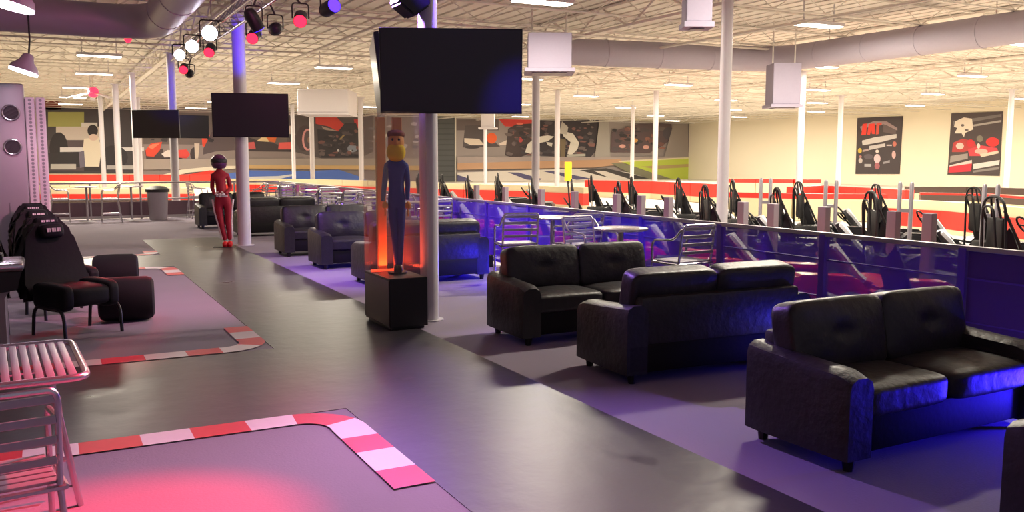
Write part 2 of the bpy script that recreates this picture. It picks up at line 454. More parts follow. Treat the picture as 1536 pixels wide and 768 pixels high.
# ------------------------------------------------------------------ go-karts
def make_kart(hoop, body, fair):
    t = thing('go_kart', '', 'go-kart')       # nose to +y, floor origin
    bm = B(); box(bm, -.33, .33, -.75, .72, .07, .10, .01)
    tube(bm, arc([(-.36, -.6, .12), (-.62, -.45, .12), (-.62, .35, .12), (-.36, .55, .12)], 5, .12), .025, 8)
    tube(bm, arc([(.36, -.6, .12), (.62, -.45, .12), (.62, .35, .12), (.36, .55, .12)], 5, .12), .025, 8)
    obj('chassis', bm, M['black'], t, True)
    for s in (-1, 1):
        bm = B(); prism(bm, [(-.42, .08), (.42, .08), (.44, .24), (.30, .40), (-.30, .42), (-.42, .32)], s*.36, s*.66, 'x')
        bmesh.ops.bevel(bm, geom=bm.edges[:], offset=.035, segments=2, affect='EDGES'); obj('side_pod', bm, body, t, True)
    bm = B(); prism(bm, [(-.60, .62), (-.50, .92), (-.22, 1.04), (.22, 1.04), (.50, .92), (.60, .62), (.3, .58), (-.3, .58)], .07, .30, 'z')
    bmesh.ops.bevel(bm, geom=bm.edges[:], offset=.04, segments=2, affect='EDGES'); obj('nose_cone', bm, body, t, True)
    bm = B()   # front number fairing, leaning back towards the wheel
    vs = []
    prof = [(.66, .22, .15), (.50, .36, .17), (.34, .56, .15), (.26, .66, .09)]
    a = [[bm.verts.new((-w, y, z)), bm.verts.new((0, y+.05, z+.03)), bm.verts.new((w, y, z))] for y, z, w in prof]
    b = [[bm.verts.new((-w, y-.03, z-.03)), bm.verts.new((0, y+.01, z)), bm.verts.new((w, y-.03, z-.03))] for y, z, w in prof]
    for i in range(3):
        for j in range(2):
            bm.faces.new((a[i][j], a[i][j+1], a[i+1][j+1], a[i+1][j])); bm.faces.new((b[i][j], b[i+1][j], b[i+1][j+1], b[i][j+1]))
        bm.faces.new((a[i][0], a[i+1][0], b[i+1][0], b[i][0])); bm.faces.new((a[i][2], b[i][2], b[i+1][2], a[i+1][2]))
    bm.faces.new((a[0][0], b[0][0], b[0][1], b[0][2], a[0][2], a[0][1])); bm.faces.new((a[3][0], a[3][1], a[3][2], b[3][2], b[3][1], b[3][0]))
    obj('front_fairing', bm, fair, t, True)
    bm = B(); c = Vector((0, .16, .60)); q = Euler((R(-55), 0, 0)).to_matrix()
    tube(bm, [c+q @ Vector((.15*math.cos(k*PI/8), .15*math.sin(k*PI/8), 0)) for k in range(16)], .016, 6, closed=True)
    tube(bm, [c+q @ Vector((-.14, 0, 0)), c+q @ Vector((.14, 0, 0))], .014, 6); tube(bm, [c, (0, .42, .3)], .016, 6)
    obj('steering_wheel', bm, M['black'], t, True)
    bm = B()   # bucket seat shell
    rows = [(-.02, .14, .17), (-.22, .10, .2), (-.36, .16, .21), (-.46, .38, .2), (-.54, .62, .17), (-.56, .70, .12)]
    o_, i_ = [], []
    for y, z, w in rows:
        o_.append([bm.verts.new((-w-.02, y+.06, z+.12)), bm.verts.new((-w*.8, y, z)), bm.verts.new((0, y, z-.01)), bm.verts.new((w*.8, y, z)), bm.verts.new((w+.02, y+.06, z+.12))])
        i_.append([bm.verts.new((-w, y+.08, z+.12)), bm.verts.new((-w*.74, y+.03, z+.03)), bm.verts.new((0, y+.03, z+.02)), bm.verts.new((w*.74, y+.03, z+.03)), bm.verts.new((w, y+.08, z+.12))])
    for G_ in (o_, i_):
        for p, q2 in zip(G_, G_[1:]):
            for j in range(4): bm.faces.new((p[j], p[j+1], q2[j+1], q2[j]))
    for j in (0, 4):
        for k in range(len(rows)-1): bm.faces.new((o_[k][j], o_[k+1][j], i_[k+1][j], i_[k][j]))
    for k in (0, -1):
        for j in range(4): bm.faces.new((o_[k][j], o_[k][j+1], i_[k][j+1], i_[k][j]))
    obj('seat', bm, M['black'], t, True)
    bm = B(); box(bm, -.5, .5, -.98, -.86, .1, .3, .04); box(bm, .2, .48, -.72, -.3, .12, .42, .04); obj('rear_bumper', bm, M['black'], t, True)
    for x, y, r, w in ((-.52, .62, .125, .12), (.52, .62, .125, .12), (-.52, -.62, .14, .18), (.52, -.62, .14, .18)):
        bm = B(); lathe(bm, [(r*.5, -w/2), (r*.9, -w/2), (r, -w/2+.02), (r, w/2-.02), (r*.9, w/2), (r*.5, w/2)], 16, (x, y, r), 'x')
        wh = obj('wheel', bm, M['rubber'], t, True)
    if hoop:
        bm = B()
        tube(bm, arc([(-.24, -.56, .15), (-.20, -.6, 1.14), (.20, -.6, 1.14), (.24, -.56, .15)], 6, .18), .015, 8)
        tube(bm, arc([(-.13, -.62, .5), (-.10, -.66, 1.04), (.10, -.66, 1.04), (.13, -.62, .5)], 6, .1), .013, 8)
        tube(bm, [(-.2, -.6, 1.0), (-.26, -.2, .15)], .016, 6); tube(bm, [(.2, -.6, 1.0), (.26, -.2, .15)], .016, 6)
        obj('roll_hoop', bm, M['black'], t, True)
        bm = B(); box(bm, -.15, .15, -.585, -.53, .52, .92, .03); obj('head_pad', bm, M['black'], t, True)
        for s in (-1, 1):
            bm = B(); tube(bm, [(s*.05, -.6, 1.12), (s*.09, -.55, .85), (s*.11, -.42, .5), (s*.1, -.2, .25)], .014, 5); obj('harness_strap', bm, M['black'], t)
    return t
M['kart_black'] = mat('kart_black_bodywork', (44, 42, 46), .35)
ka = make_kart(False, M['kart_red'], M['silver']); kb = make_kart(True, M['kart_black'], M['silver'])
ordn = ['nearest', 'second', 'third', 'fourth', 'fifth', 'sixth', 'seventh', 'eighth', 'ninth', 'tenth', 'eleventh', 'twelfth', 'thirteenth', 'fourteenth', 'fifteenth', 'sixteenth', 'seventeenth', 'eighteenth']
for i in range(9):
    y = 5.9+1.8*i
    place(ka, (8.1, y, 0), PI+R(62), 'red go-kart just behind the violet fence, %s from the near end of its row' % ordn[i], 'red karts behind the mesh fence', (1.1,)*3)
for i, y in enumerate((4.7, 6.5, 8.3, 10.1, 11.85, 14.5, 16.3, 18.1, 19.9, 21.7, 23.5, 25.3)):
    place(kb, (10.85, y, 0), PI+R(62+3*math.sin(i*1.7)), 'black go-kart with roll hoop, middle pit row, %s from the near end' % ordn[i], 'black karts with roll hoops', (1.15,)*3)
k_ = 0
for i in range(11):
    y = 7.0+1.9*i
    if abs(y-22.7) < 1.5: continue
    place(kb, (13.95, y, 0), PI+R(62+3*math.sin(i*2.7)), 'black go-kart with roll hoop, outer pit row, %s from the near end' % ordn[k_], 'black karts with roll hoops', (1.15,)*3); k_ += 1

# pit bollards and paired posts between the karts
def make_bollard():
    t = thing('pit_divider_post', '', 'post')
    bm = B(); box(bm, -.05, .05, -.07, .07, 0, 1.12, .008); obj('shaft', bm, M['post_grey'], t)
    bm = B(); box(bm, -.12, .12, -.12, .12, 0, .015); obj('base_plate', bm, M['post_grey'], t); return t
bo = make_bollard()
for i, px in enumerate((715, 758, 812, 862, 925, 962, 1003, 1115, 1160, 1237, 1342, 1396)):
    p = gx(px, 300, 9.35); place(bo, (9.35, p.y, 0), 0, 'flat grey divider post between the kart bays, %s from the far end' % ['first', 'second', 'third', 'fourth', 'fifth', 'sixth', 'seventh', 'eighth', 'ninth', 'tenth', 'eleventh', 'twelfth'][i], 'grey kart bay divider posts')
def make_pair():
    t = thing('goal_post', '', 'post')
    for s in (-.09, .09):
        bm = B(); lathe(bm, [(.035, 0), (.035, 1.36), (.02, 1.4)], 10, (s, 0, 0)); obj('pipe', bm, M['alu_dull'], t, True)
    bm = B(); box(bm, -.12, .12, -.02, .02, .9, .96); obj('cross_plate', bm, M['alu_dull'], t); return t
gp = make_pair()
for i, (px, nm) in enumerate(((1148, 'near the tall white column'), (1246, 'between the two posters'), (1358, 'below the poster with red title'), (1486, 'below the poster with red cars'))):
    p = gx(px, 300, 12.42); place(gp, (12.42, p.y, 0), R(-40), 'pair of slim steel posts joined by a plate, %s' % nm, 'paired steel posts')

# ------------------------------------------------------------------ track barriers
def barrier(name_label, pts, h=.78, bands=(('base', 'barrier_white', 0, .18), ('band', 'barrier_red', .18, .72), ('cap', 'barrier_white', .72, 1.0)), th=.35):
    pts = [Vector((p[0], p[1], 0)) for p in pts]
    t = thing('track_barrier', name_label, 'barrier', pts[0], group='racetrack barriers')
    loc = pts[0]
    for nm, mm, a, b in bands:
        bm = B()
        for p, q in zip(pts, pts[1:]):
            d = (q-p); L = d.length; ang = math.atan2(d.y, d.x)
            T = Matrix.Translation(p-loc) @ Matrix.Rotation(ang, 4, 'Z')
            k = max(1, int(L/1.5)); 
            for i in range(k):
                box(bm, L*i/k+.01, L*(i+1)/k-.01, -th/2*(1 if nm != 'cap' else .8), th/2*(1 if nm != 'cap' else .8), a*h, b*h, 0, 0, T)
        obj(nm, bm, M[mm], t)
    return t
def tr(*a, z=.78): return [gz(x, y, z).xy[:] for x, y in a]
barrier('red barrier with cream cap across the hall beyond the fence, below the racing murals', tr((640, 275), (760, 277), (880, 281)))
barrier('red barrier running below the green end of the mural', tr((880, 270), (980, 272), (1075, 276)), bands=(('base', 'barrier_white', 0, .3), ('band', 'barrier_red', .3, 1.0)))
barrier('low dark red topped barrier along the foot of the poster wall', tr((1080, 268), (1190, 269), (1230, 269)), bands=(('base', 'barrier_white', 0, .75), ('band', 'barrier_red', .75, 1.0)))
barrier('bright red barrier below the posters, nearest on that side', tr((1318, 298), (1420, 302), (1570, 314)))
barrier('white barrier with red cap bending towards the kart bays', tr((1080, 288), (1190, 290), (1330, 291)), bands=(('base', 'barrier_white', 0, .8), ('band', 'barrier_red', .8, 1.0)))
barrier('red barrier rounding the corner below the poster with red title', tr((1186, 280), (1240, 278), (1290, 281), (1365, 285)), bands=(('base', 'barrier_white', 0, .35), ('band', 'barrier_red', .35, 1.0)))
barrier('dark barrier with yellow blocks along the poster wall', tr((1360, 280), (1450, 280), (1560, 283)), bands=(('base', 'barrier_white', 0, .7), ('band', 'barrier_dark', .7, 1.0)))
barrier('dark and yellow banded barrier behind the bright red one', tr((1380, 289), (1470, 290), (1560, 296)), bands=(('base', 'barrier_white', 0, .7), ('band', 'barrier_dark', .7, .92), ('cap', 'barrier_red', .92, 1)))
barrier('red barrier with cream cap behind the far cafe tables', tr((340, 268), (480, 269), (640, 273)), bands=(('base', 'barrier_white', 0, .2), ('band', 'barrier_red', .2, .65), ('cap', 'barrier_white', .65, 1)))
barrier('red topped barrier behind the far railing, near the white suited driver mural', tr((60, 262), (150, 262), (330, 262)), bands=(('base', 'barrier_white', 0, .5), ('band', 'barrier_red', .5, 1.0)))
barrier('lower red barrier just outside the far railing', tr((60, 282), (180, 282), (290, 282)), bands=(('base', 'barrier_dark', 0, .5), ('band', 'barrier_red', .5, .75), ('cap', 'barrier_white', .75, 1)))
# yellow marshal marker by the mural
p = gz(852, 278, .6); t = thing('marker_sign', 'yellow upright marker standing on the barrier line below the murals', 'sign', (p.x, p.y, 0))
bm = B(); box(bm, -.18, .18, -.03, .03, .8, 1.65, .02); obj('board', bm, M['yellow'], t); bm = B(); tube(bm, [(0, 0, 0), (0, 0, .8)], .04, 8); box(bm, -.3, .3, -.2, .2, 0, .04); obj('stand', bm, M['black'], t)

# ------------------------------------------------------------------ murals and posters (flat prints, each on its own board)
YM = YB-.0505
def print_board(name, label, cat, quad, shapes, plane='y', pos=YM, group=None, back=(90, 82, 84)):
    """flat print; corners and shapes surveyed on the wall plane"""
    pr = (lambda a: gy(a[0], a[1], pos)) if plane == 'y' else (lambda a: gx(a[0], a[1], pos))
    nrm = Vector((0, -1, 0)) if plane == 'y' else Vector((-1, 0, 0))
    bm = B(); P_ = [pr(a) for a in quad]
    a = [bm.verts.new(p) for p in P_]; b = [bm.verts.new(p-nrm*.05) for p in P_]
    bm.faces.new(a); bm.faces.new(b[::-1])
    for i in range(len(a)): bm.faces.new((a[i], b[i], b[(i+1) % len(a)], a[(i+1) % len(a)]))
    c = sum(P_, Vector())/len(P_)
    for v in bm.verts: v.co -= c
    mats = [flat(back)]; idx = {tuple(back): 0}
    for k, (col, poly) in enumerate(shapes):
        if tuple(col) not in idx: idx[tuple(col)] = len(mats); mats.append(flat(col))
        pts = [pr(p)-c+nrm*(.004+.0011*k) for p in poly]
        try:
            f = bm.faces.new([bm.verts.new(p) for p in pts]); f.material_index = idx[tuple(col)]
        except Exception: pass
    o = obj(name, bm, mats, loc=c); tag(o, label, cat, group); return o
def ell(cx, cy, rx, ry, n=14, a0=0): return [(cx+rx*math.cos(2*PI*k/n+a0), cy+ry*math.sin(2*PI*k/n+a0)) for k in range(n)]
def bx(x0, y0, x1, y1): return [(x0, y0), (x1, y0), (x1, y1), (x0, y1)]
def racer(x, y, w, h, body, acc, dark=(46, 40, 44)):
    """a generic open-wheel racing car seen from the front quarter"""
    return [(dark, ell(x+w*.5, y+h*.86, w*.5, h*.1)), (dark, bx(x+w*.02, y+h*.1, x+w*.30, y+h*.16)), (dark, bx(x+w*.1, y+h*.1, x+w*.14, y+h*.5)),
        (dark, ell(x+w*.16, y+h*.58, w*.11, h*.27)), (dark, ell(x+w*.40, y+h*.50, w*.08, h*.22)), (dark, ell(x+w*.84, y+h*.60, w*.11, h*.28)),
        (body, [(x+w*.16, y+h*.42), (x+w*.38, y+h*.18), (x+w*.50, y+h*.14), (x+w*.60, y+h*.38), (x+w*.86, y+h*.62), (x+w*.95, y+h*.78), (x+w*.6, y+h*.84), (x+w*.2, y+h*.74)]),
        (acc, [(x+w*.55, y+h*.78), (x+w*1.0, y+h*.80), (x+w*1.0, y+h*.90), (x+w*.5, y+h*.90)]), (acc, ell(x+w*.50, y+h*.30, w*.05, h*.10)),
        (dark, [(x+w*.40, y+h*.44), (x+w*.56, y+h*.42), (x+w*.52, y+h*.54), (x+w*.38, y+h*.56)]), ((150, 140, 140), ell(x+w*.16, y+h*.58, w*.045, h*.12)), ((150, 140, 140), ell(x+w*.84, y+h*.60, w*.045, h*.12))]
G1, G2, BE, BL, WH, RD = (138, 126, 124), (118, 108, 108), (186, 160, 128), (62, 92, 168), (216, 206, 196), (206, 52, 44)
def Z(col, pts, ox=215, oy=160, k=4.452): return (col, [(ox+x/k, oy+y/k) for x, y in pts])
def patches(n, x0, y0, x1, y1, cols, ox, oy, k, seed):
    rg = random.Random(seed); out = []
    for _ in range(n):
        x, y = rg.uniform(x0, x1), rg.uniform(y0, y1); w, h = rg.uniform(6, 30), rg.uniform(4, 16); t = rg.uniform(-.6, .6)
        out.append(Z(rg.choice(cols), [(x-w, y-h*.4+w*t*.3), (x-w*.2, y-h), (x+w, y-h*.3-w*t*.3), (x+w*.6, y+h), (x-w*.6, y+h*.8)], ox, oy, k))
    return out
DK = [(66, 60, 66), (84, 76, 80), (50, 46, 52), (104, 92, 92), (120, 84, 80)]
mshapes = [Z(*q) for q in (
 ((104, 94, 92), [(0, 30), (960, 60), (960, 260), (0, 250)]), ((88, 80, 82), [(960, 60), (1536, 60), (1536, 300), (1440, 345), (1190, 345), (960, 290)]),
 ((74, 62, 64), [(10, 290), (130, 280), (140, 350), (20, 350)]), ((218, 74, 54), [(15, 290), (50, 245), (125, 235), (110, 290), (70, 335), (20, 330)]), ((240, 130, 100), [(30, 270), (60, 250), (110, 245), (60, 285)]),
 ((60, 52, 56), ell(340, 315, 28, 44)), ((60, 52, 56), ell(190, 348, 74, 10)), ((224, 214, 208), [(120, 315), (160, 290), (215, 290), (225, 335), (140, 335)]), ((214, 72, 66), [(220, 290), (290, 285), (312, 320), (290, 345), (225, 340)]),
 ((206, 190, 174), [(340, 245), (375, 245), (365, 355), (345, 355)]), ((222, 76, 52), [(385, 150), (400, 130), (470, 230), (440, 275), (395, 265)]), ((236, 210, 200), [(388, 140), (400, 132), (410, 165), (390, 170)]), ((86, 74, 78), [(470, 140), (620, 190), (620, 290), (480, 300), (400, 320), (400, 280)]),
 ((64, 56, 60), [(690, 200), (760, 225), (860, 240), (1000, 290), (1000, 302), (700, 298)]), ((226, 204, 160), [(755, 230), (790, 205), (860, 205), (840, 235)]), ((220, 110, 60), [(820, 205), (890, 200), (880, 240), (840, 232)]), ((226, 96, 92), [(905, 240), (1000, 235), (1000, 285), (900, 285)]), ((196, 90, 92), [(690, 240), (740, 235), (750, 280), (700, 285)]),
 ((78, 66, 70), ell(1078, 212, 58, 88)), ((214, 150, 150), ell(1096, 220, 37, 74)), ((94, 80, 84), ell(1100, 220, 28, 62)), ((140, 110, 100), ell(1104, 222, 9, 20)), ((206, 190, 186), [(960, 130), (1010, 125), (1015, 190), (965, 180)]),
 ((196, 66, 58), [(1150, 70), (1290, 70), (1340, 120), (1300, 165), (1230, 130), (1150, 115)]), ((196, 66, 66), [(1405, 85), (1448, 80), (1448, 170), (1415, 150)]), ((170, 150, 140), [(1190, 130), (1290, 160), (1310, 180), (1200, 150)]),
 ((56, 52, 58), [(1160, 150), (1300, 165), (1345, 110), (1420, 110), (1445, 180), (1445, 335), (1190, 340), (1170, 290)]), ((150, 130, 90), [(1290, 235), (1340, 180), (1350, 186), (1300, 240)]), ((130, 136, 150), ell(1395, 280, 34, 26)), ((200, 200, 200), ell(1300, 292, 7, 9)), ((190, 190, 194), ell(1385, 296, 8, 8)))]
mshapes += patches(46, 1180, 160, 1430, 330, DK, 215, 160, 4.452, 3)+patches(26, 0, 60, 500, 230, DK, 215, 160, 4.452, 4)
mshapes += patches(30, 1470, 90, 1900, 320, [(190, 180, 180), (150, 140, 146), (110, 104, 112), (214, 206, 190)], 215, 160, 4.452, 5)
mshapes += [Z(*q) for q in (
 ((160, 148, 140), [(0, 350), (1915, 345), (1915, 400), (0, 420)]), ((198, 164, 116), [(620, 390), (1915, 395), (1915, 425), (620, 412)]), ((86, 116, 196), [(400, 470), (700, 425), (1100, 430), (1300, 420), (1450, 470), (1500, 500), (400, 500)]),
 ((226, 216, 196), [(0, 490), (250, 420), (500, 395), (620, 395), (620, 412), (300, 440), (30, 505)]), ((216, 58, 46), [(0, 490), (200, 470), (440, 425), (520, 430), (480, 445), (280, 480), (100, 515), (0, 520)]), ((222, 222, 220), [(620, 470), (900, 463), (1010, 448), (1000, 460), (900, 484), (620, 492)]))]
print_board('racing_mural', 'wide grey mural of red racing cars behind the television column', 'mural', [(213, 158), (645, 173), (645, 280), (213, 284)], mshapes, back=G1)
print_board('roller_door', 'dark grey roller door between the two racing murals', 'door', [(650, 174), (683, 175), (683, 284), (650, 284)], [((74, 76, 78), bx(652, 178+8*k, 681, 184+8*k)) for k in range(12)] + [((206, 200, 188), bx(682, 176, 684, 284)), ((206, 200, 188), bx(649, 176, 651, 284))], back=(62, 64, 66))
z2 = (680, 165, 4.267)
rs = [Z(c_, p_, *z2) for c_, p_ in (
 ((96, 84, 84), [(20, 60), (290, 60), (290, 130), (20, 130)]), ((80, 72, 74), [(75, 100), (170, 95), (230, 170), (300, 235), (60, 240)]), ((222, 206, 190), [(70, 180), (165, 185), (200, 225), (110, 225), (70, 205)]), ((60, 54, 58), ell(120, 238, 50, 10)), ((226, 96, 50), ell(245, 180, 33, 35)), ((222, 206, 196), [(290, 215), (360, 185), (360, 220), (300, 225)]),
 ((196, 58, 52), [(290, 58), (530, 60), (510, 110), (330, 105)]), ((68, 56, 58), [(350, 120), (400, 92), (520, 85), (540, 260), (400, 312), (330, 290)]), ((176, 70, 70), ell(430, 190, 14, 18)), ((226, 120, 100), ell(425, 88, 22, 7)),
 ((54, 48, 54), [(520, 62), (930, 62), (930, 240), (880, 300), (720, 302), (540, 292)]))]
rs += patches(40, 350, 90, 560, 290, DK, *z2, 6)+patches(60, 560, 80, 900, 280, DK, *z2, 7)
rs += [Z(c_, p_, *z2) for c_, p_ in (
 ((216, 210, 200), [(455, 270), (470, 220), (520, 175), (600, 162), (640, 170), (600, 200), (530, 215), (490, 280)]), ((216, 210, 200), [(690, 135), (760, 150), (800, 210), (790, 250), (750, 290), (725, 280), (745, 205), (700, 170)]), ((186, 180, 172), [(690, 72), (730, 110), (722, 158), (672, 150)]), ((206, 200, 192), [(590, 205), (630, 210), (625, 235), (600, 225)]), ((112, 98, 76), [(675, 180), (715, 190), (710, 308), (680, 300)]), ((170, 168, 160), [(720, 285), (840, 280), (840, 296), (720, 300)]),
 ((158, 152, 146), [(930, 66), (990, 68), (1000, 302), (900, 302)]), ((92, 76, 80), [(1010, 140), (1180, 90), (1330, 85), (1390, 90), (1400, 180), (1330, 230), (1250, 275), (1000, 270)]))]
rs += patches(46, 1020, 110, 1330, 255, DK+[(140, 96, 86)], *z2, 8)
rs += [Z(c_, p_, *z2) for c_, p_ in (
 ((78, 72, 80), ell(1370, 150, 38, 40)), ((214, 160, 150), ell(1075, 232, 20, 12)), ((214, 160, 150), ell(1225, 238, 20, 13)), ((206, 150, 80), ell(1150, 195, 24, 14)), ((140, 130, 126), [(1400, 90), (1500, 92), (1500, 300), (1340, 305)]), ((90, 82, 86), [(1495, 80), (1508, 80), (1506, 270), (1496, 270)]),
 ((158, 144, 140), [(20, 300), (1510, 300), (1510, 330), (20, 345)]), ((180, 142, 112), [(20, 340), (1060, 315), (1090, 345), (900, 368), (20, 382)]), ((214, 206, 196), [(20, 400), (760, 375), (1000, 385), (1430, 440), (1430, 475), (20, 475)]),
 ((84, 80, 116), [(20, 415), (70, 430), (120, 460), (20, 462)]), ((84, 80, 116), [(340, 398), (410, 400), (560, 440), (540, 452), (460, 445)]), ((84, 80, 116), [(560, 390), (630, 390), (880, 440), (780, 446)]), ((62, 58, 58), [(800, 385), (970, 372), (1260, 440), (1040, 444), (930, 420)]), ((210, 202, 192), [(890, 388), (960, 390), (1120, 442), (1010, 444)]),
 ((180, 194, 76), [(1060, 330), (1500, 306), (1500, 462), (1380, 442)]), ((216, 206, 170), [(1040, 326), (1500, 302), (1500, 310), (1060, 334)]), ((170, 150, 100), [(1190, 362), (1500, 345), (1500, 366), (1290, 378)]), ((120, 118, 96), [(1000, 340), (1070, 338), (1400, 444), (1260, 444), (1100, 395)]))]
print_board('racing_mural', 'wide mural of dark racing cars, grey track and a green verge', 'mural', [(684, 176), (1033, 184), (1033, 275), (684, 284)], rs, back=(144, 134, 132))
ls = [((150, 150, 86), bx(72, 168, 126, 190)), ((196, 186, 176), bx(84, 190, 150, 210)), ((80, 70, 74), bx(70, 210, 150, 256)), ((40, 38, 42), ell(88, 222, 14, 24)), ((214, 210, 210), [(90, 221), (216, 221), (216, 226), (90, 228)]), ((206, 204, 200), bx(122, 184, 146, 190)),
    ((44, 42, 46), [(70, 230), (120, 228), (124, 250), (70, 252)]), ((44, 42, 46), ell(170, 236, 22, 18)), ((180, 176, 170), bx(76, 246, 114, 254)), ((170, 166, 164), bx(160, 248, 200, 254)),
    ((226, 216, 196), [(126, 208), (148, 206), (152, 226), (148, 254), (128, 254), (124, 226)]), ((40, 36, 40), ell(139, 196, 8, 9)), ((214, 190, 176), ell(140, 206, 7, 5)), ((110, 104, 120), [(118, 228), (126, 226), (128, 250), (120, 252)]), ((50, 46, 50), bx(126, 250, 150, 256))]
print_board('driver_mural', 'dark mural with a figure in white overalls standing before racing cars', 'mural', [(60, 160), (212, 162), (212, 260), (60, 260)], ls, back=(62, 58, 62))
print_board('red_banner', 'dull red banner strip high on the back wall above the metal tower', 'banner', [(-30, 146), (92, 152), (92, 165), (-30, 163)], [((150, 60, 44), bx(-20, 151, 30, 160)), ((170, 90, 60), bx(36, 153, 60, 162))], back=(116, 52, 44))
p1 = [((150, 130, 132), [(1290, 190), (1310, 182), (1330, 182), (1346, 192), (1346, 196), (1328, 187), (1310, 187), (1292, 196)]),
    ((220, 62, 52), [(1294, 186), (1301, 185), (1299, 202), (1292, 203)]), ((220, 62, 52), [(1303, 186), (1312, 185), (1313, 201), (1308, 201), (1307, 194), (1305, 202), (1301, 202)]), ((206, 80, 66), [(1315, 184), (1323, 184), (1322, 188), (1319, 188), (1318, 201), (1314, 202)]), ((96, 84, 86), [(1325, 186), (1344, 195), (1344, 202), (1325, 198)]),
    ((206, 200, 198), [(1293, 211), (1312, 206), (1345, 201), (1345, 207), (1322, 213), (1294, 218)]), ((196, 190, 190), [(1304, 219), (1328, 215), (1328, 220), (1304, 225)]), ((170, 150, 150), [(1294, 225), (1303, 223), (1303, 226), (1294, 228)]), ((190, 180, 180), bx(1330, 217, 1338, 219)),
    ((196, 170, 70), ell(1290, 226, 3, 4)), ((190, 110, 96), ell(1342, 216, 3, 4)), ((220, 190, 196), ell(1316, 238, 5, 7)), ((226, 210, 206), ell(1316, 227, 2.5, 2.5)), ((160, 96, 104), ell(1316, 249, 4, 5)), ((190, 180, 176), ell(1291, 241, 3, 4)), ((170, 120, 120), ell(1291, 235, 2, 2)), ((206, 170, 170), ell(1341, 232, 3, 6)), ((170, 166, 170), bx(1297, 246, 1307, 250)), ((150, 146, 152), [(1325, 243), (1335, 240), (1335, 244), (1325, 246)]), ((92, 84, 92), ell(1303, 235, 7, 4))]
print_board('framed_poster', 'dark poster with a red slanted title and rows of small racers on the cream wall', 'poster', [(1286, 177), (1354, 174), (1349, 261), (1283, 261)], p1, 'x', XR-.0505, back=(66, 58, 62))
p2 = [((110, 104, 104), [(1430, 182), (1502, 171), (1502, 175), (1430, 188)]), ((160, 154, 150), [(1460, 187), (1502, 180), (1502, 183), (1460, 190)]), ((226, 214, 200), [(1433, 182), (1446, 176), (1458, 178), (1460, 194), (1446, 200), (1432, 200), (1436, 192), (1431, 190)]), ((96, 84, 84), ell(1444, 188, 2.5, 2)), ((96, 84, 84), ell(1450, 195, 3, 1.4)), ((226, 214, 200), [(1442, 199), (1448, 199), (1446, 206)]),
    ((170, 60, 60), [(1430, 214), (1444, 208), (1462, 212), (1466, 222), (1446, 228), (1428, 228)]), ((214, 190, 180), ell(1440, 219, 6, 5)), ((190, 46, 56), ell(1456, 215, 6, 6)), ((214, 50, 52), ell(1489, 213, 10, 7)), ((196, 66, 76), [(1452, 224), (1472, 218), (1496, 222), (1498, 230), (1480, 234), (1454, 234)]), ((214, 170, 160), ell(1472, 227, 10, 4)), ((230, 210, 200), ell(1468, 219, 2.5, 4)), ((120, 116, 104), ell(1470, 208, 5, 5)), ((214, 196, 180), [(1470, 231), (1498, 226), (1498, 230), (1472, 236)]),
    ((150, 142, 138), [(1426, 234), (1452, 230), (1452, 238), (1425, 244)]), ((220, 200, 196), [(1425, 248), (1458, 240), (1458, 246), (1424, 250)]), ((206, 50, 66), [(1424, 250), (1458, 245), (1457, 257), (1423, 259)]), ((214, 206, 204), [(1460, 246), (1500, 240), (1499, 247), (1460, 254)]), ((130, 124, 122), [(1460, 256), (1500, 250), (1499, 254), (1460, 259)])]
print_board('framed_poster', 'poster with a pale jagged title over red racing karts on the cream wall', 'poster', [(1427, 170), (1504, 167), (1499, 264), (1421, 262)], p2, 'x', XR-.0505, back=(72, 62, 64))

# ------------------------------------------------------------------ televisions
def make_tv():
    t = thing('television', '', 'television')     # origin: screen centre; faces -y
    w, h = 1.46, .86
    bm = B(); box(bm, -w/2, w/2, -.02, .035, -h/2, h/2, .006); box(bm, -.45, .45, .03, .075, -.3, .22, .01); obj('housing', bm, M['bezel'], t)
    bm = B(); box(bm, -w/2+.015, w/2-.015, -.024, -.019, -h/2+.02, h/2-.015); obj('screen', bm, M['screen'], t)
    bm = B(); box(bm, -.22, .22, .07, .09, -.18, .18); tube(bm, [(0, .08, 0), (0, .3, 0)], .03, 8); obj('mount', bm, M['black'], t)
    return t
tv = make_tv()
TG = 'dark wall televisions hung on the columns'
def ptv(px, py, y, rz, lab, tilt=0, s=1.0, name=None):
    p = gy(px, py, y); o = place(tv, p, rz, lab, TG); o.rotation_euler = (R(tilt), 0, rz); o.scale = (s, s, s); return o
ptv(677, 107, 8.45, R(-24), 'large switched off television on the white column, nearest screen', 4)
ptv(376, 173, 18.0, R(-16), 'switched off television on the column by the red suited mannequin', 4)
o = ptv(234, 186, 27.9, R(-30), 'farthest switched off television, square to the view beyond the violet lit column', 2, .95)
o = ptv(284, 190, 28.3, R(10), 'far television facing slightly away on the violet lit column, beside another', 2, .8)
p = gy(583, 107, 8.9); o = place(tv, (3.30, 9.1, p.z), R(-24), 'television backing the nearest screen, only its slanted edge showing', TG); q_ = gd(569, 10.35); o.rotation_euler = (R(6), 0, R(-107)); o.location = (q_.x, q_.y, 2.68)

# speaker at the top of the middle column
t = thing('loudspeaker', 'black tapered loudspeaker hanging beside the top of the near column', 'loudspeaker', (3.42, 8.75, 3.32))
bm = B(); prism(bm, [(-.17, .0), (.0, -.12), (.17, .0), (.19, .34), (-.19, .34)], -.14, .14, 'y'); bmesh.ops.bevel(bm, geom=bm.edges[:], offset=.02, segments=2, affect='EDGES'); obj('cabinet', bm, M['black'], t, True)
bm = B(); tube(bm, [(0, 0, .33), (0, 0, .6), (.24, .1, .6)], .02, 6); obj('bracket', bm, M['black'], t)
bm = B(); box(bm, -.12, .12, -.15, -.14, .06, .3, .004); obj('grille', bm, M['bezel'], t)

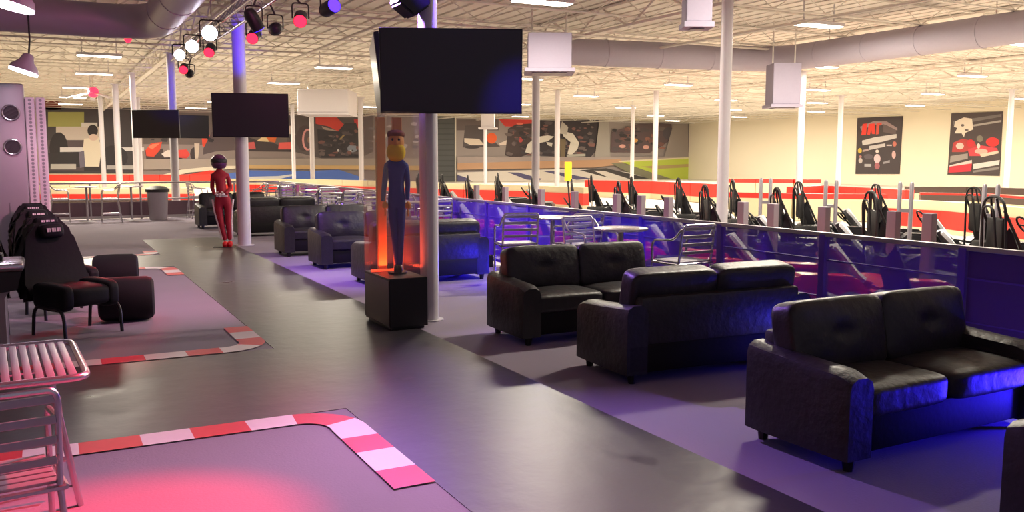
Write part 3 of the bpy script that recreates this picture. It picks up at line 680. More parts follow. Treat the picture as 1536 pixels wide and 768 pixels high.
# ------------------------------------------------------------------ display case with blue suited figure
cx0, cx1, cy0, cy1 = 3.04, 3.46, 8.44, 9.22
HB, HT = .54, 2.22
case = thing('display_case', 'tall glass display case on a black plinth beside the white column', 'display case', ((cx0+cx1)/2, (cy0+cy1)/2, 0))
wx, wy = (cx1-cx0)/2, (cy1-cy0)/2
bm = B(); box(bm, -wx+.005, wx, -wy, wy, .03, HB, .006); box(bm, -wx+.03, wx-.03, -wy+.03, wy-.03, 0, .03); obj('plinth', bm, M['black'], case)
bm = B(); box(bm, -wx-.004, -wx+.005, -wy+.01, wy-.01, .05, HB-.02); obj('graphic_panel', bm, M['brown_panel'], case)['label'] = 'glossy brown picture panel'
for (a, b, c, d) in ((-wx, wx, -wy, -wy+.008), (-wx, wx, wy-.008, wy), (-wx, -wx+.008, -wy+.01, wy-.01), (wx-.008, wx, -wy+.01, wy-.01)):
    bm = B(); box(bm, a, b, c, d, HB, HT); obj('glass_pane', bm, M['clear'], case)
bm = B(); box(bm, -wx, wx, -wy, wy, HT, HT+.01); obj('glass_top', bm, M['clear'], case)
for (px_, py_) in ((-.03, wy-.06), (wx-.05, wy-.06)):
    bm = B(); box(bm, px_-.05, px_+.05, py_-.03, py_+.03, HB, HT-.02, .006); obj('wood_upright', bm, M['wood'], case)
bm = B(); box(bm, -wx+.03, wx-.03, wy-.15, wy-.12, HB, HB+.02); obj('light_strip', bm, M['led_amber'], case)
lamp('case_glow', 'AREA', (0, wy-.25, HB+.05), (255, 80, 40), 10, case, .3, .3, target=None).rotation_euler = (R(180), 0, 0)

# figures ----------------------------------------------------------
def skin_body(name, joints, edges, m, parent, root=0, sub=2):
    me = bpy.data.meshes.new(name); me.from_pydata([j[0] for j in joints], edges, [])
    o = bpy.data.objects.new(name, me); C.objects.link(o)
    o.modifiers.new('skin', 'SKIN'); 
    sd = o.modifiers.new('sub', 'SUBSURF'); sd.levels = sub; sd.render_levels = sub
    if not me.skin_vertices: me.attributes
    sv = me.skin_vertices[0].data if me.skin_vertices else None
    if sv is None:
        bpy.context.view_layer.objects.active = o
    for i, j in enumerate(joints):
        r = j[1]; sv[i].radius = (r, r) if not isinstance(r, tuple) else r
    sv[root].use_root = True
    dg = bpy.context.evaluated_depsgraph_get(); dg.update()
    ev = o.evaluated_get(dg); m2 = bpy.data.meshes.new_from_object(ev)
    o.modifiers.clear(); o.data = m2; m2.materials.clear()
    for p in m2.polygons: p.use_smooth = True
    m2.materials.append(m)
    if parent: o.parent = parent
    return o
def finger_chain(base, dirv, L, r):
    b = Vector(base); d = Vector(dirv).normalized(); dn = Vector((0, -.1, -1))
    p1 = b+d*L*.4; p2 = p1+(d*.8+dn*.4).normalized()*L*.35; p3 = p2+(d*.4+dn*.8).normalized()*L*.28
    return [(b, r), (p1, r*.95), (p2, r*.85), (p3, r*.75)]
def hand(parent, wrist, d, m, side):
    """palm, four curled fingers of unequal length and a thumb"""
    wrist = Vector(wrist); d = Vector(d).normalized(); sidev = d.cross(Vector((0, 0, 1))).normalized()*side
    up = sidev.cross(d)
    J = [(wrist, .024), (wrist+d*.045, (.036, .018)), (wrist+d*.085, (.036, .016))]; E = [(0, 1), (1, 2)]
    palm = skin_body('hand', J, E, m, parent, 0, 2)
    for k, (o_, L) in enumerate(((-.028, .066), (-.009, .074), (.01, .07), (.028, .055))):
        ch = finger_chain(wrist+d*.075+Vector((0, 0, 1))*(-o_), d, L, .009)
        skin_body('finger', ch, [(0, 1), (1, 2), (2, 3)], m, palm, 0, 1)
    ch = [(wrist+d*.03+Vector((0, 0, .02)), .011), (wrist+d*.055+Vector((0, -.01, .05)), .01), (wrist+d*.09+Vector((0, -.012, .055)), .008)]
    skin_body('thumb', ch, [(0, 1), (1, 2)], m, palm, 0, 1)
# mannequin in red race suit (faces the camera side, weight on one leg)
mq = thing('mannequin', 'mannequin in a red race suit with white stripes and plum helmet by the column', 'mannequin', (3.12, 18.30, 0), R(-14))
J = [((0, 0, .95), (.15, .11)),         #0 pelvis
     ((-.02, .0, 1.12), (.135, .10)), ((-.04, .01, 1.32), (.14, .105)), ((-.05, .02, 1.44), (.13, .09)), ((-.05, .01, 1.53), .055), ((-.05, .0, 1.60), .05),  #1-5
     ((.10, .0, .86), .095), ((.09, -.02, .50), .066), ((.11, .01, .12), .05),   #6-8 one leg
     ((-.10, .0, .86), .095), ((-.05, -.03, .50), .066), ((.02, .0, .12), .05),  #9-11 other leg
     ((.10, .02, 1.42), .05), ((.15, .04, 1.17), .044), ((.06, -.17, 1.06), .034),  #12-14
     ((-.18, .02, 1.42), .05), ((-.20, .04, 1.17), .044), ((-.14, -.18, 1.06), .034)]
E_ = [(0, 1), (1, 2), (2, 3), (3, 4), (4, 5), (0, 6), (6, 7), (7, 8), (0, 9), (9, 10), (10, 11), (3, 12), (12, 13), (13, 14), (3, 15), (15, 16), (16, 17)]
skin_body('body', J, E_, M['suit_red'], mq)
bm = B(); bmesh.ops.create_uvsphere(bm, u_segments=24, v_segments=16, radius=1)
for v in bm.verts:
    x, y, z = v.co; v.co = Vector((x*.155, y*.175, z*.165)); 
    if z < -.45: v.co.z = max(v.co.z, -.125); 
o = obj('helmet', bm, M['helmet'], mq, True); o.location = (-.05, -.01, 1.685)
bm = B(); lathe(bm, [(.14, 0), (.160, .02), (.160, .07), (.14, .09)], 24)
for v in list(bm.verts):
    if v.co.y > .05: v.co.y = .05
o = obj('visor', bm, M['screen'], mq, True); o.location = (-.05, -.035, 1.67)
for pts in ([(.195, -.01, .95), (.165, -.03, .70), (.150, -.03, .50), (.155, .0, .15)], [(-.20, -.01, .95), (-.16, -.03, .70), (-.112, -.05, .50), (-.03, -.02, .15)]):
    bm = B(); tube(bm, pts, .02, 6); obj('white_stripe', bm, M['white_cloth'], mq, True)
bm = B(); box(bm, -.12, .10, -.125, -.10, 1.00, 1.04, .006); obj('belt_badge', bm, M['white_cloth'], mq)
for (fx_, fy_) in ((.11, .0), (.02, -.02)):
    bm = cushion(.10, .27, .11, .2, 'z', n=3.5, cuts=6)
    o = obj('boot', bm, M['red'], mq, True); o.location = (fx_, fy_-.06, .056)
hand(mq, (.06, -.17, 1.06), (-.8, -.3, -.1), M['white_cloth'], 1); hand(mq, (-.14, -.18, 1.06), (.8, -.35, -.1), M['white_cloth'], -1)
bm = B(); box(bm, -.2, .22, -.26, .08, 0, .012, .004); obj('stand_plate', bm, M['black'], mq)

# blue figure in the case: stands on the plinth
fg = thing('race_suit_figure', 'slim figure in a dark blue race suit with a yellow beard inside the glass case', 'display figure', (cx0+.24, cy0+.40, HB), R(-22))
s_ = .80
J = [((0, 0, .92), (.115, .09)), ((.0, .0, 1.10), (.10, .08)), ((0, 0, 1.26), (.125, .09)), ((0, 0, 1.38), (.10, .075)), ((0, -.0, 1.46), .045), ((0, 0, 1.52), .045),
     ((.055, 0, .84), .072), ((.045, -.01, .48), .05), ((.03, .0, .07), .036), ((-.055, 0, .84), .072), ((-.03, -.01, .48), .05), ((-.0, .0, .07), .036),
     ((.115, .0, 1.34), .05), ((.14, .01, 1.12), .038), ((.13, -.04, .92), .03), ((-.115, 0, 1.34), .05), ((-.15, .01, 1.12), .038), ((-.17, -.03, .90), .03)]
J = [(tuple(c*s_*1.06 for c in p), tuple(q*s_ for q in r) if isinstance(r, tuple) else r*s_) for p, r in J]
skin_body('body', J, E_, M['suit_blue'], fg)
bm = cushion(.17, .19, .25, 0, 'z', n=2.4, cuts=8)
for v in bm.verts:
    if v.co.y < -.07 and abs(v.co.x) < .02 and -.04 < v.co.z < .03: v.co.y -= .02
hd = obj('head', bm, M['tan'], fg, True); hd.location = (0, 0, 1.385)
for s in (-1, 1):
    bm = B(); bmesh.ops.create_uvsphere(bm, u_segments=8, v_segments=6, radius=.014); e = obj('eye', bm, M['black'], hd, True); e.location = (s*.033, -.086, .03)
bm = cushion(.20, .15, .20, 0, 'z', n=2.2, cuts=8); o = obj('beard', bm, M['yellow'], fg, True); o.location = (0, -.045, 1.285)
bm = cushion(.19, .2, .1, 0, 'z', n=2.3, cuts=6); o = obj('hair', bm, mat('auburn_hair', (122, 62, 30), .7), fg, True); o.location = (0, .01, 1.47)
for s in (-1, 1):
    hand(fg, (s*.12, -.035, .77), (0, -.2, -1), M['tan'], s)
bm = B(); lathe(bm, [(.1, 0), (.1, .02)], 16); tube(bm, [(0, .08, 0), (0, .08, .6), (0, .02, .72)], .01, 6); obj('stand', bm, M['black'], fg)
for s in (.028, -.01):
    bm = cushion(.06, .16, .07, .2, 'z', n=3.5, cuts=5); o = obj('shoe', bm, M['black'], fg, True); o.location = (s, -.03, .055)

# ------------------------------------------------------------------ cafe furniture
def make_chair(seat_z, bw=.5):
    """aluminium armchair with slatted back and seat; origin floor centre, faces -y"""
    t = thing('cafe_chair', '', 'chair'); z = seat_z; hw = bw/2; r = .0135
    for s in (-1, 1):
        bm = B(); tube(bm, arc([(s*hw, -.24, 0), (s*hw, -.22, z+.22), (s*hw, .12, z+.24), (s*(hw-.02), .22, z+.36)], 5, .07), r, 8); obj('front_leg', bm, M['alu'], t, True)
        bm = B(); tube(bm, [(s*hw, .26, 0), (s*(hw-.02), .18, z), (s*(hw-.02), .24, z+.36)], r, 8); obj('back_leg', bm, M['alu'], t, True)
    bm = B(); tube(bm, arc([(-hw+.02, .24, z+.33), (-hw+.03, .25, z+.40), (hw-.03, .25, z+.40), (hw-.02, .24, z+.33)], 5, .05), r, 8); obj('back_rail', bm, M['alu'], t, True)
    bm = B()
    for k in range(4):
        zz = z+.09+k*.085; box(bm, -hw+.03, hw-.03, .215+k*.008, .227+k*.008, zz, zz+.034, .004)
    obj('back_slats', bm, M['alu_dull'], t)
    bm = B()
    for k in range(6): box(bm, -hw+.02, hw-.02, -.22+k*.068, -.22+k*.068+.052, z-.006, z+.008, .003)
    obj('seat', bm, M['alu_dull'], t)
    bm = B(); tube(bm, [(-hw, -.23, z-.02), (hw, -.23, z-.02)], r, 6); tube(bm, [(-hw, .19, z-.02), (hw, .19, z-.02)], r, 6)
    for s in (-1, 1): tube(bm, [(s*hw, -.23, z-.02), (s*hw, .19, z-.02)], r, 6)
    obj('seat_frame', bm, M['alu'], t, True)
    if z > .55:
        bm = B(); tube(bm, [(-hw, -.235, z*.35), (hw, -.235, z*.35)], r, 6)
        for s in (-1, 1): tube(bm, [(s*hw, -.235, z*.35), (s*hw, .235, z*.35)], r, 6)
        obj('foot_rest', bm, M['alu'], t, True)
    return t
def make_round_table(h, r=.31):
    t = thing('bar_table', '', 'table')
    bm = B(); lathe(bm, [(r-.01, h-.03), (r, h-.02), (r, h-.005), (r-.01, h)], 28); obj('table_top', bm, M['alu'], t, True)
    bm = B(); lathe(bm, [(.03, .03), (.03, h-.03)], 12); obj('pedestal', bm, M['alu_dull'], t, True)
    bm = B(); lathe(bm, [(.22, 0), (.2, .02), (.04, .035)], 20); obj('foot', bm, M['alu_dull'], t, True); return t
hc = make_chair(.66); ht = make_round_table(.98)
CG, TGp = 'aluminium bar chairs along the fence', 'round bar tables along the fence'
place(ht, (6.08, 10.35, 0), 0, 'round bar table against the fence behind the sofa with tufted back cushions', TGp)
place(ht, (5.78, 8.3, 0), 0, 'round bar table nearest the camera, close behind a sofa', TGp)
place(hc, (5.45, 10.2, 0), R(165), 'aluminium bar chair with bright blue lit back, first by the far bar table', CG)
place(hc, (6.12, 9.75, 0), R(180), 'aluminium bar chair between the two nearest bar tables', CG)
place(hc, (5.75, 8.9, 0), R(6), 'aluminium bar chair drawn up to the nearest bar table, back to the far table', CG)
place(hc, (6.12, 7.6, 0), R(184), 'aluminium bar chair turned side on beside the nearest bar table', CG)
tn = 0
for i, (x, y) in enumerate(((6.08, 15.1), (6.08, 17.35), (6.05, 19.9), (6.08, 22.1), (6.0, 25.7))):
    nm = ['first', 'second', 'third', 'fourth', 'fifth'][i]
    place(ht, (x, y, 0), 0, 'round bar table in the far blue lit cafe row, %s beyond the glass case' % nm, TGp)
    for k, (dx, dy, rz) in enumerate(((0, -.66, 180), (0, .66, 0), (-.66, .0, -90))):
        if k == 2 and i not in (1, 4): continue
        place(hc, (x+dx, y+dy, 0), R(rz+6*math.sin(i*3+k)), 'aluminium bar chair, %s side of the %s far cafe table' % (['near', 'far', 'sofa'][k], nm), CG)
# tables and stools at the far railing
place(ht, (1.0, 27.35, 0), 0, 'round bar table by the far railing under the figure in white overalls', TGp)
place(ht, (2.15, 27.4, 0), 0, 'round bar table by the far railing beside the grey bin', TGp)
for i, (x, y, rz, l) in enumerate(((.32, 27.3, 90, 'nearest the metal tower'), (1.58, 26.9, -90, 'between the two railing tables'), (3.95, 27.4, 100, 'just past the grey bin'))):
    place(hc, (x, y, 0), R(rz), 'aluminium bar chair at the far railing, %s' % l, CG)
# bin
t = thing('waste_bin', 'grey round bin with black lid standing by the far railing', 'bin', (2.85, 27.35, 0))
bm = B(); lathe(bm, [(.24, 0), (.29, .8), (.3, .82)], 20); obj('bin_body', bm, M['alu_dull'], t, True)
bm = B(); lathe(bm, [(.33, .8), (.33, .88), (.2, .96), (.02, .98)], 20); obj('lid', bm, M['black'], t, True)

# foreground square table and armchair
t = thing('square_table', 'square slatted aluminium table at the frame edge by the painted curb', 'table', (-.36, 4.98, 0), R(3))
H = .74; hw = .47
bm = B()
for k in range(19):
    x = -hw+.03+k*(2*hw-.06)/19; box(bm, x, x+.035, -hw+.03, hw-.03, H-.014, H, .004)
obj('slatted_top', bm, M['alu_dull'], t, True)
bm = B(); tube(bm, arc([(-hw, 0, H-.01), (-hw, -hw, H-.01), (hw, -hw, H-.01), (hw, hw, H-.01), (-hw, hw, H-.01), (-hw, 0.01, H-.01)], 5, .09), .018, 10); obj('rim', bm, M['alu'], t, True)
for sx_ in (-1, 1):
    for sy_ in (-1, 1):
        bm = B(); tube(bm, [(sx_*.32, sy_*.12, H-.02), (sx_*.43, sy_*.16, 0)], .016, 8); obj('leg', bm, M['alu'], t, True)
bm = B(); tube(bm, [(-.42, 0, .2), (.42, 0, .2)], .012, 8); obj('cross_bar', bm, M['alu'], t, True)
bm = B(); tube(bm, [(-.34, .0, H-.06), (.34, .0, H-.06)], .014, 8); box(bm, -.34, -.3, -.4, .4, H-.05, H-.02); box(bm, .3, .34, -.4, .4, H-.05, H-.02); obj('top_support', bm, M['alu'], t, True)
lc = make_chair(.45)
o = place(lc, (-.26, 4.05, 0), PI+R(8), 'shiny aluminium armchair pushed up to the square slatted table', 'low aluminium armchairs')
o = place(lc, (-.78, 4.02, 0), PI-R(12), 'aluminium armchair beside another at the slatted table, mostly outside the frame', 'low aluminium armchairs')

# ------------------------------------------------------------------ racing seats, tyres, consoles
def make_seat():
    t = thing('racing_chair', '', 'racing seat')      # faces -y
    bm = B(); prism(bm, [(-.33, .36), (-.30, .52), (-.33, .80), (-.22, .96), (-.16, 1.14), (.16, 1.14), (.22, .96), (.33, .80), (.30, .52), (.33, .36)], -.08, .12, 'y')
    bmesh.ops.bevel(bm, geom=bm.edges[:], offset=.035, segments=2, affect='EDGES'); o = obj('backrest', bm, M['leather_dark'], t, True); o.location = (0, .28, -.02); o.rotation_euler = (R(-12), 0, 0)
    bm = cushion(.24, .09, .15, .2, 'y', n=4, cuts=6); h = obj('headrest', bm, M['leather_dark'], t, True); h.location = (0, .38, 1.02); h.rotation_euler = (R(-12), 0, 0)
    bm = B()
    for k, w in enumerate((.02, .012, .022, .014, .02, .012)): box(bm, -.078+k*.026, -.078+k*.026+w, -.062, -.056, -.02, .02)
    h2 = obj('logo_patch', bm, M['white_cloth'], h); h2['label'] = 'small white lettering patch'
    bm = cushion(.52, .56, .2, .1, 'z', n=5, cuts=8); o = obj('seat_base', bm, M['leather_dark'], t, True); o.location = (0, 0, .40)
    for s in (-1, 1):
        bm = cushion(.14, .56, .26, .1, 'z', n=5, cuts=6); o = obj('side_bolster', bm, M['leather_dark'], t, True); o.location = (s*.24, .0, .40)
        bm = B(); tube(bm, arc([(s*.3, -.28, 0), (s*.3, -.26, .3), (s*.3, .24, .3), (s*.3, .28, 0)], 5, .12), .017, 8); obj('leg_frame', bm, M['black'], t, True)
    bm = B(); tube(bm, [(-.3, 0, .3), (.3, 0, .3)], .016, 6); obj('cross_tube', bm, M['black'], t)
    return t
rsx = make_seat()
RG = 'black racing seats beside the metal tower'
place(rsx, (.22, 9.8, 0), R(30), 'black racing seat nearest the slatted table, legs showing', RG)
place(rsx, (.12, 11.1, 0), R(20), 'black racing seat with white headrest lettering, second in the row', RG)
place(rsx, (.02, 12.6, 0), R(20), 'black racing seat with white headrest lettering, third in the row', RG)
place(rsx, (-.12, 14.2, 0), R(8), 'black racing seat against the metal tower, last in the row', RG)
place(rsx, (-.72, 9.75, 0), R(-4), 'black racing seat at the frame edge behind the silver console', RG)
def make_tyre():
    bm = B(); w, r = .56, .235
    lathe(bm, [(.14, -w/2+.03), (.15, -w/2), (r-.06, -w/2), (r-.02, -w/2+.02), (r, -w/2+.07), (r+.005, 0), (r, w/2-.07), (r-.02, w/2-.02), (r-.06, w/2), (.15, w/2), (.14, w/2-.03)], 36, (0, 0, r+.005), 'x')
    return bm
for i, (x, y, l) in enumerate(((.72, 10.35, 'fat black slick tyre standing on the carpet beside the nearest racing seat'), (.78, 12.9, 'fat black slick tyre standing behind another, beside the second racing seat'))):
    t = thing('slick_tyre', l, 'tyre', (x, y, 0), R(-6), 'slick tyres beside the racing seats')
    obj('tyre', make_tyre(), M['rubber'], t, True)
    bm = B(); lathe(bm, [(.05, -.2), (.145, -.22), (.15, .22), (.05, .2)], 20, (0, 0, .24), 'x'); obj('rim', bm, M['black'], t, True)
# low metal frame stand before the tyre
# tower
p = gy(70, 165, 15.5)
tw = thing('metal_tower', 'tall brushed metal tower with two round ports and perforated light strips', 'tower', (-.62, 15.4, 0))
HTt = 2.85
bm = B(); box(bm, -.75, .40, -.35, .35, 0, HTt, .03); 
for k in range(7): box(bm, -.7+k*.14, -.7+k*.14+.02, -.365, -.35, .05, 1.1)
obj('body', bm, M['tower'], tw, True)
for z in (2.42, 1.92):
    bm = B(); tube(bm, [(.22+.11*math.cos(k*PI/10), -.36, z+.11*math.sin(k*PI/10)) for k in range(20)], .016, 8, closed=True); obj('port_ring', bm, M['alu'], tw, True)
    bm = B(); lathe(bm, [(.1, -.37), (.1, -.35)], 20, (.22, 0, z), 'y'); obj('port_glass', bm, M['smoked'], tw)
for x in (.405, .545):
    bm = B(); box(bm, x, x+.13, -.3, .3, 0, 2.66, .02); obj('side_strip', bm, M['curb_white'], tw)
    bm = B()
    for k in range(44): lathe(bm, [(.022, -.306), (.022, -.298)], 8, (x+.065, 0, .25+k*.055), 'y')
    obj('perforation', bm, M['tower'], tw)
# console
t = thing('arcade_console', 'black arcade console with silver rounded edge at the frame side', 'arcade console', (-.52, 8.95, 0), 0)
bm = B(); box(bm, -.4, .32, -.3, .3, .78, .86, .03); obj('silver_deck', bm, M['alu'], t, True)
bm = B(); prism(bm, [(-.38, 0), (.16, 0), (.16, .55), (.3, .78), (-.38, .78)], -.26, .26, 'y'); obj('cabinet', bm, M['tower'], t)
bm = B(); prism(bm, [(-.3, .55), (.26, .62), (.3, .78), (-.34, .78)], -.28, .28, 'y'); obj('wheel_housing', bm, M['black'], t)
bm = B(); box(bm, -.22, -.02, .0, .1, .86, 1.22, .03); box(bm, -.30, .16, -.1, .12, .86, .92, .02); obj('control_hood', bm, M['black'], t, True)

# ------------------------------------------------------------------ ducts, hangers, lamps, truss
def duct(label, pts, r, m='duct', rings=True):
    t = thing('air_duct', label, 'air duct', pts[0]); o0 = Vector(pts[0])
    pa = arc([Vector(p)-o0 for p in pts], 8, .9)
    bm = B(); tube(bm, pa, r, 20); obj('duct_run', bm, M[m], t, True)
    for a, b in zip(pts, pts[1:]):
        a, b = Vector(a)-o0, Vector(b)-o0; L = (b-a).length; d = (b-a).normalized()
        k = int(L/1.6)
        for i in range(1, k):
            bm = B(); tube(bm, [a+d*(i*1.6), a+d*(i*1.6+.04)], r*1.03, 20); obj('joint_band', bm, M[m], t, True)
        for i in range(1, k, 3):
            bm = B(); q_ = a+d*(i*1.6+.3); tube(bm, [q_+Vector((0, 0, r*.9)), (q_.x, q_.y, ZD-o0.z)], .012, 5); obj('hanger_rod', bm, M['joist'], t)
    return t
duct('rounded sheet metal duct lit pink, crossing above the racing seats and turning over the truss', [(-4.95, 17.4, 4.17), (1.9, 17.4, 4.17), (1.9, 6, 4.17)], .30)
duct('long grey round duct crossing the hall then bending towards the poster side', [(12.2, 21, 4.66), (19.1, 19.6, 4.66), (19.1, 3, 4.66)], .36, 'duct_grey')
M['vent_grey'] = mat('grey_vent_paint', (158, 150, 168), .8, spec=.2)
def hvac(label, px, py, depth, w, h, drop=None, m='vent_grey', fl=1.15):
    p = gd(px, depth); z = EYE+(239-py)/FOC*depth
    t = thing('air_diffuser', label, 'air vent', (p.x, p.y, z), -yaw)
    bm = B(); box(bm, -w/2, w/2, -w/2, w/2, 0, h, .02); obj('plenum', bm, M[m], t)
    bm = B(); box(bm, -w/2*fl, w/2*fl, -w/2*fl, w/2*fl, -.08, 0); obj('flange', bm, M[m], t)
    bm = B(); box(bm, -w/2+.1, w/2-.1, -w/2+.1, w/2-.1, -.1, -.081); obj('vent_grille', bm, M['post_grey'], t)
    bm = B()
    for sx in (-1, 1): tube(bm, [(sx*w*.4, 0, h), (sx*w*.4, 0, ZD-z)], .02, 6)
    obj('hanger', bm, M['joist'], t); return t
hvac('grey box plenum at the start of the long duct, beside the near television', 822, 108, 21, 1.0, .80)
hvac('pale square air box hanging from the roof beside the tall column', 1038, 40, 14, .40, .75)
hvac('air diffuser dropping from the bend of the long duct', 1168, 158, 24.5, .75, 1.1)
hvac('cream air handling box under the roof beyond the far television', 495, 172, 38, 2.1, .95, m='white_paint', fl=1.02)
hvac('small funnel shaped diffuser hanging before the murals', 732, 192, 50, .75, .9, m='white_paint', fl=1.4)
# high bay bell lamps
def bell(label, px, py, depth, rad, tilt):
    p = gd(px, depth); z = EYE+(239-py)/FOC*depth
    t = thing('pendant_lamp', label, 'pendant lamp', (p.x, p.y, z)); 
    q = Euler((0, R(tilt), 0)).to_matrix().to_4x4()
    bm = B(); lathe(bm, [(rad, 0), (rad*.92, rad*.3), (rad*.5, rad*.75), (rad*.35, rad*1.2), (rad*.2, rad*1.3)], 24); bm.transform(q); obj('shade', bm, M['duct'], t, True)
    bm = B(); lathe(bm, [(rad*.97, -.03), (rad*.97, 0)], 24); bm.transform(q); obj('lens', bm, M['led_white'], t, True)
    bm = B(); top = q @ Vector((0, 0, rad*1.3)); tube(bm, [top, top+Vector((.02, 0, .2)), (top.x, 0, ZD-z)], .012, 6); obj('cord', bm, M['black'], t)
    lamp('bell_glow', 'SPOT', (0, 0, -.06), (255, 225, 235), 60, t, .15, spot=120)
    return t
bell('bell shaped pendant lamp with bright tilted lens hanging above the metal tower', 47, 110, 12.5, .19, 18)
bell('brightest round pendant lamp in the top corner, closest to the camera', 30, 14, 10.0, .27, 14)
# truss with stage lights
TX, TZ = 2.80, 3.95
tr_ = thing('lighting_truss', 'aluminium lighting truss hung lengthwise over the black walkway', 'truss', (TX, 0, TZ))
bm = B(); y0, y1 = 5.0, 21.5; w = .15
for dx, dz in ((-w, 0), (w, 0), (0, .26)): tube(bm, [(dx, y0, dz), (dx, y1, dz)], .022, 8)
obj('chords', bm, M['alu'], tr_, True)
bm = B(); y = y0; k = 0
while y < y1-.3:
    for a, b in (((-w, 0), (0, .26)), ((w, 0), (0, .26)), ((-w, 0), (w, 0))):
        if k % 2: a, b = b, a
        tube(bm, [(a[0], y, a[1]), (b[0], y+.3, b[1])], .009, 5, cap=False)
    y += .3; k += 1
obj('lattice', bm, M['alu_dull'], tr_)
for y in (7, 12, 17, 21):
    bm = B(); tube(bm, [(0, y, .26), (0, y, ZD-TZ)], .01, 5); obj('hanger', bm, M['alu_dull'], tr_)
def can(label, y, col, dx=0, tgt=(1, 0, 0), e=0, lc_=None, spot=40, z=3.6, r=.09, bl=.7):
    t = thing('stage_light', label, 'stage light', (TX+dx, y, z), group='stage lights on the truss')
    d = (Vector(tgt)-Vector((TX+dx, y, z))).normalized(); q = d.to_track_quat('-Z', 'Y').to_matrix().to_4x4()
    bm = B(); lathe(bm, [(r, -.12), (r, .1), (r*.7, .16), (.02, .18)], 16); bm.transform(q); obj('can', bm, M['black'], t, True)
    bm = B(); lathe(bm, [(r*.92, -.125), (r*.92, -.115)], 16); bm.transform(q); obj('lens', bm, M[col], t, True)
    bm = B(); tube(bm, arc([(-r-.02, 0, 0), (-r-.02, 0, .2), (r+.02, 0, .2), (r+.02, 0, 0)], 4, .05), .01, 6); tube(bm, [(0, 0, .2), (-dx+(.15 if dx > 0 else -.15), 0, TZ-z)], .014, 6); obj('yoke', bm, M['black'], t)
    if e:
        l = lamp('beam', 'SPOT', d*.14, lc_, e, t, .05, spot=spot, blend=bl); l.rotation_euler = d.to_track_quat('-Z', 'Y').to_euler()
    return t
BLU, RED, PUR, PNK = (40, 20, 255), (255, 12, 60), (120, 60, 255), (255, 60, 150)
camdir = (0, -4, 2.2)
can('stage light glowing white, lowest and farthest on the truss', 18.4, 'led_white', -.38, (0, 0, 1.6), z=3.75, r=.11)
can('stage light glowing white, second from the far end of the truss', 16.9, 'led_white', -.36, (0, 0, 1.6), z=3.75, r=.12)
can('stage light glowing white, third from the far end of the truss', 15.0, 'led_white', -.36, (0, 0, 1.6), r=.13, z=3.75)
can('stage light with magenta lens tucked between the white ones, farther', 19.5, 'led_red', -.16, (0.3, 9.6, 0), 900, RED, 10, bl=1)
can('stage light with red lens between the white ones, nearer', 16.0, 'led_red', -.2, (0.35, 9.7, 0), 700, RED, 14, bl=1)
can('stage light with red lens, just before the second column', 13.9, 'led_red', .1, (-.2, 6.6, 0), 150, RED, 20, bl=1)
can('stage light with blue lens beside the second column', 13.0, 'led_blue', .22, (3.56, 18.42, 4.0), 1600, (80, 40, 255), 15)
can('big stage light with red lens near the top edge of the picture', 11.9, 'led_red', .3, (.6, 4.4, 0), 120, PNK, 40, bl=1)
can('stage light with blue lens right at the top edge of the picture', 10.9, 'led_blue', .4, (3.66, 8.87, 3.9), 260, BLU, 30)
can('stage light aimed at the farthest column', 20.6, 'led_blue', .1, (3.5, 28.6, 3.6), 1500, BLU, 16)
can('stage light washing the sofas violet', 9.3, 'led_blue', .2, (5.2, 3.6, 0), 1100, (178, 130, 255), 90)
can('stage light washing the far sofas violet', 12.4, 'led_blue', -.2, (5.0, 13.5, 0), 800, (170, 120, 255), 95)
can('stage light with red lens at the near end of the truss', 5.3, 'led_red', -.2, (.12, 4.25, 0), 2600, RED, 30, bl=1)
can('added unseen stage light washing the first curbed carpet pink', 6.0, 'led_red', .2, (.4, 3.8, 0), 800, (255, 180, 225), 90, bl=1)  # wash added out of view to lighten and tint the near carpet
can('added unseen stage light washing the middle curbed carpet pink', 8.6, 'led_red', -.1, (.8, 13, 0), 800, (255, 170, 205), 80, bl=1)  # unseen fill added to brighten the carpet farther along
can('stage light turned on the bar chairs by the fence', 6.8, 'led_blue', .3, (5.9, 9.3, .7), 700, (70, 50, 255), 34, bl=1)
can('stage light lighting the near column crown', 8.0, 'led_blue', .4, (3.66, 8.87, 3.45), 700, (90, 50, 255), 40, z=4.2)
can('stage light warming the big duct with red', 8.0, 'led_red', -.3, (1.2, 13.5, 4.4), 260, (255, 120, 175), 90)
# low LED bars at the foot of the fence
def ledbar(y, e, lab, x=FX-.16, rz=0):
    t = thing('led_floor_light', lab, 'floor light', (x, y, 0), rz, 'blue floor lights at the fence foot')
    bm = B(); box(bm, -.05, .05, -.14, .14, 0, .2, .01); obj('case', bm, M['black'], t)
    for s in (-.07, .07):
        bm = B(); box(bm, -.056, -.05, s-.05, s+.05, .04, .11); obj('lens', bm, M['led_white'], t)
    l = lamp('led_glow', 'SPOT', (-.08, 0, .19), BLU, e, t, .06, spot=150, blend=.8); l.rotation_euler = (R(66), 0, R(90)); return t
ledbar(12.95, 150, 'twin floor light glowing white and blue at the fence foot, seen past the rear sofa')
ledbar(10.9, 160, 'floor light hidden behind a sofa, throwing blue on the carpet near the column')
ledbar(5.1, 40, 'floor light behind the sofa seen from its back, edging its cushion blue')
ledbar(3.05, 240, 'floor light throwing strong blue across the closest full sofa')
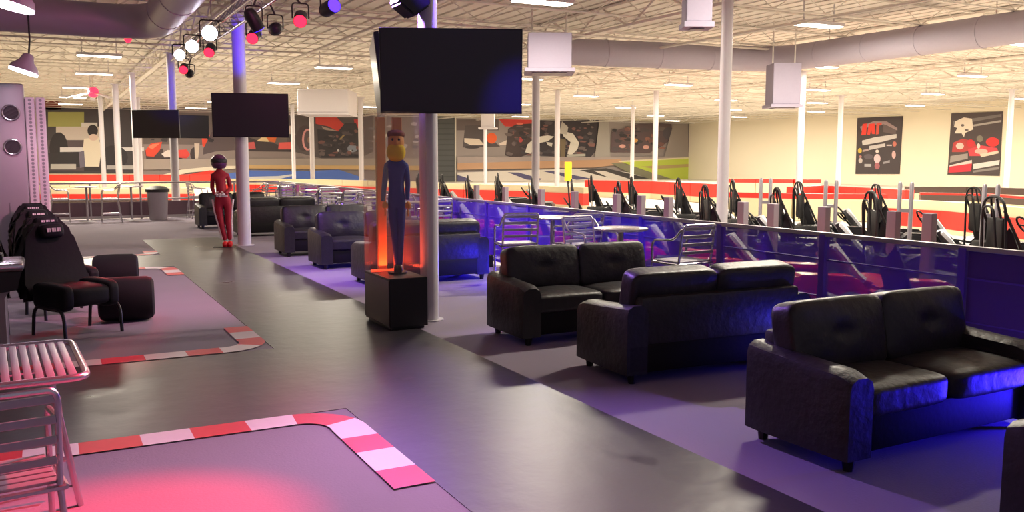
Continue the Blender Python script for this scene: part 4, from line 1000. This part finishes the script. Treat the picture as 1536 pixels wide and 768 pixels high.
ledbar(16.2, 110, 'floor light lighting the first far cafe table blue')
ledbar(20.9, 130, 'floor light lighting the fourth far cafe table blue')

# red glowing shapes near the roof
p = gd(203, 22); z = EYE+(239-60)/FOC*22
t = thing('exit_beacon', 'small red glowing beacon hanging on a rod above the far left end', 'beacon', (p.x, p.y, z))
bm = B(); bmesh.ops.create_uvsphere(bm, u_segments=14, v_segments=10, radius=.1); bm.transform(Matrix.Diagonal((1, 1, 1.6, 1))); obj('lens', bm, M['led_red'], t, True)
bm = B(); tube(bm, [(0, 0, .14), (0, 0, ZD-z)], .02, 6); obj('rod', bm, M['joist'], t)
p = gd(148, 40); z = EYE+(239-141)/FOC*40
t = thing('ceiling_fan', 'white ceiling fan with a red glowing centre over the far end', 'ceiling fan', (p.x, p.y, z))
bm = B(); bmesh.ops.create_uvsphere(bm, u_segments=14, v_segments=10, radius=.24); obj('light_globe', bm, M['led_red'], t, True)
for k in range(5):
    bm = B(); a = k*2*PI/5+.3; T = Matrix.Rotation(a, 4, 'Z') @ Matrix.Rotation(R(14), 4, 'Y') @ Matrix.Rotation(R(12), 4, 'X'); box(bm, .2, 1.15, -.1, .1, -.02, .0, 0, 0, T); obj('blade', bm, M['white_paint'], t)
bm = B(); tube(bm, [(0, 0, .2), (0, 0, ZD-z)], .03, 6); obj('rod', bm, M['joist'], t)

# ------------------------------------------------------------------ world and view
w = bpy.data.worlds.new('world'); scn.world = w; w.use_nodes = True
bg = w.node_tree.nodes['Background']; bg.inputs[0].default_value = (.72, .62, .78, 1); bg.inputs[1].default_value = .35
scn.view_settings.view_transform = 'Standard'; scn.view_settings.look = 'None'; scn.view_settings.gamma = 1
scn.view_settings.exposure = 0.0; scn.view_settings.use_curve_mapping = False
scn.cycles.max_bounces = 7; scn.cycles.diffuse_bounces = 4; scn.cycles.glossy_bounces = 3; scn.cycles.transparent_max_bounces = 12
scn.cycles.sample_clamp_indirect = 3; scn.cycles.use_denoising = True
scn.cycles.caustics_reflective = False; scn.cycles.caustics_refractive = False
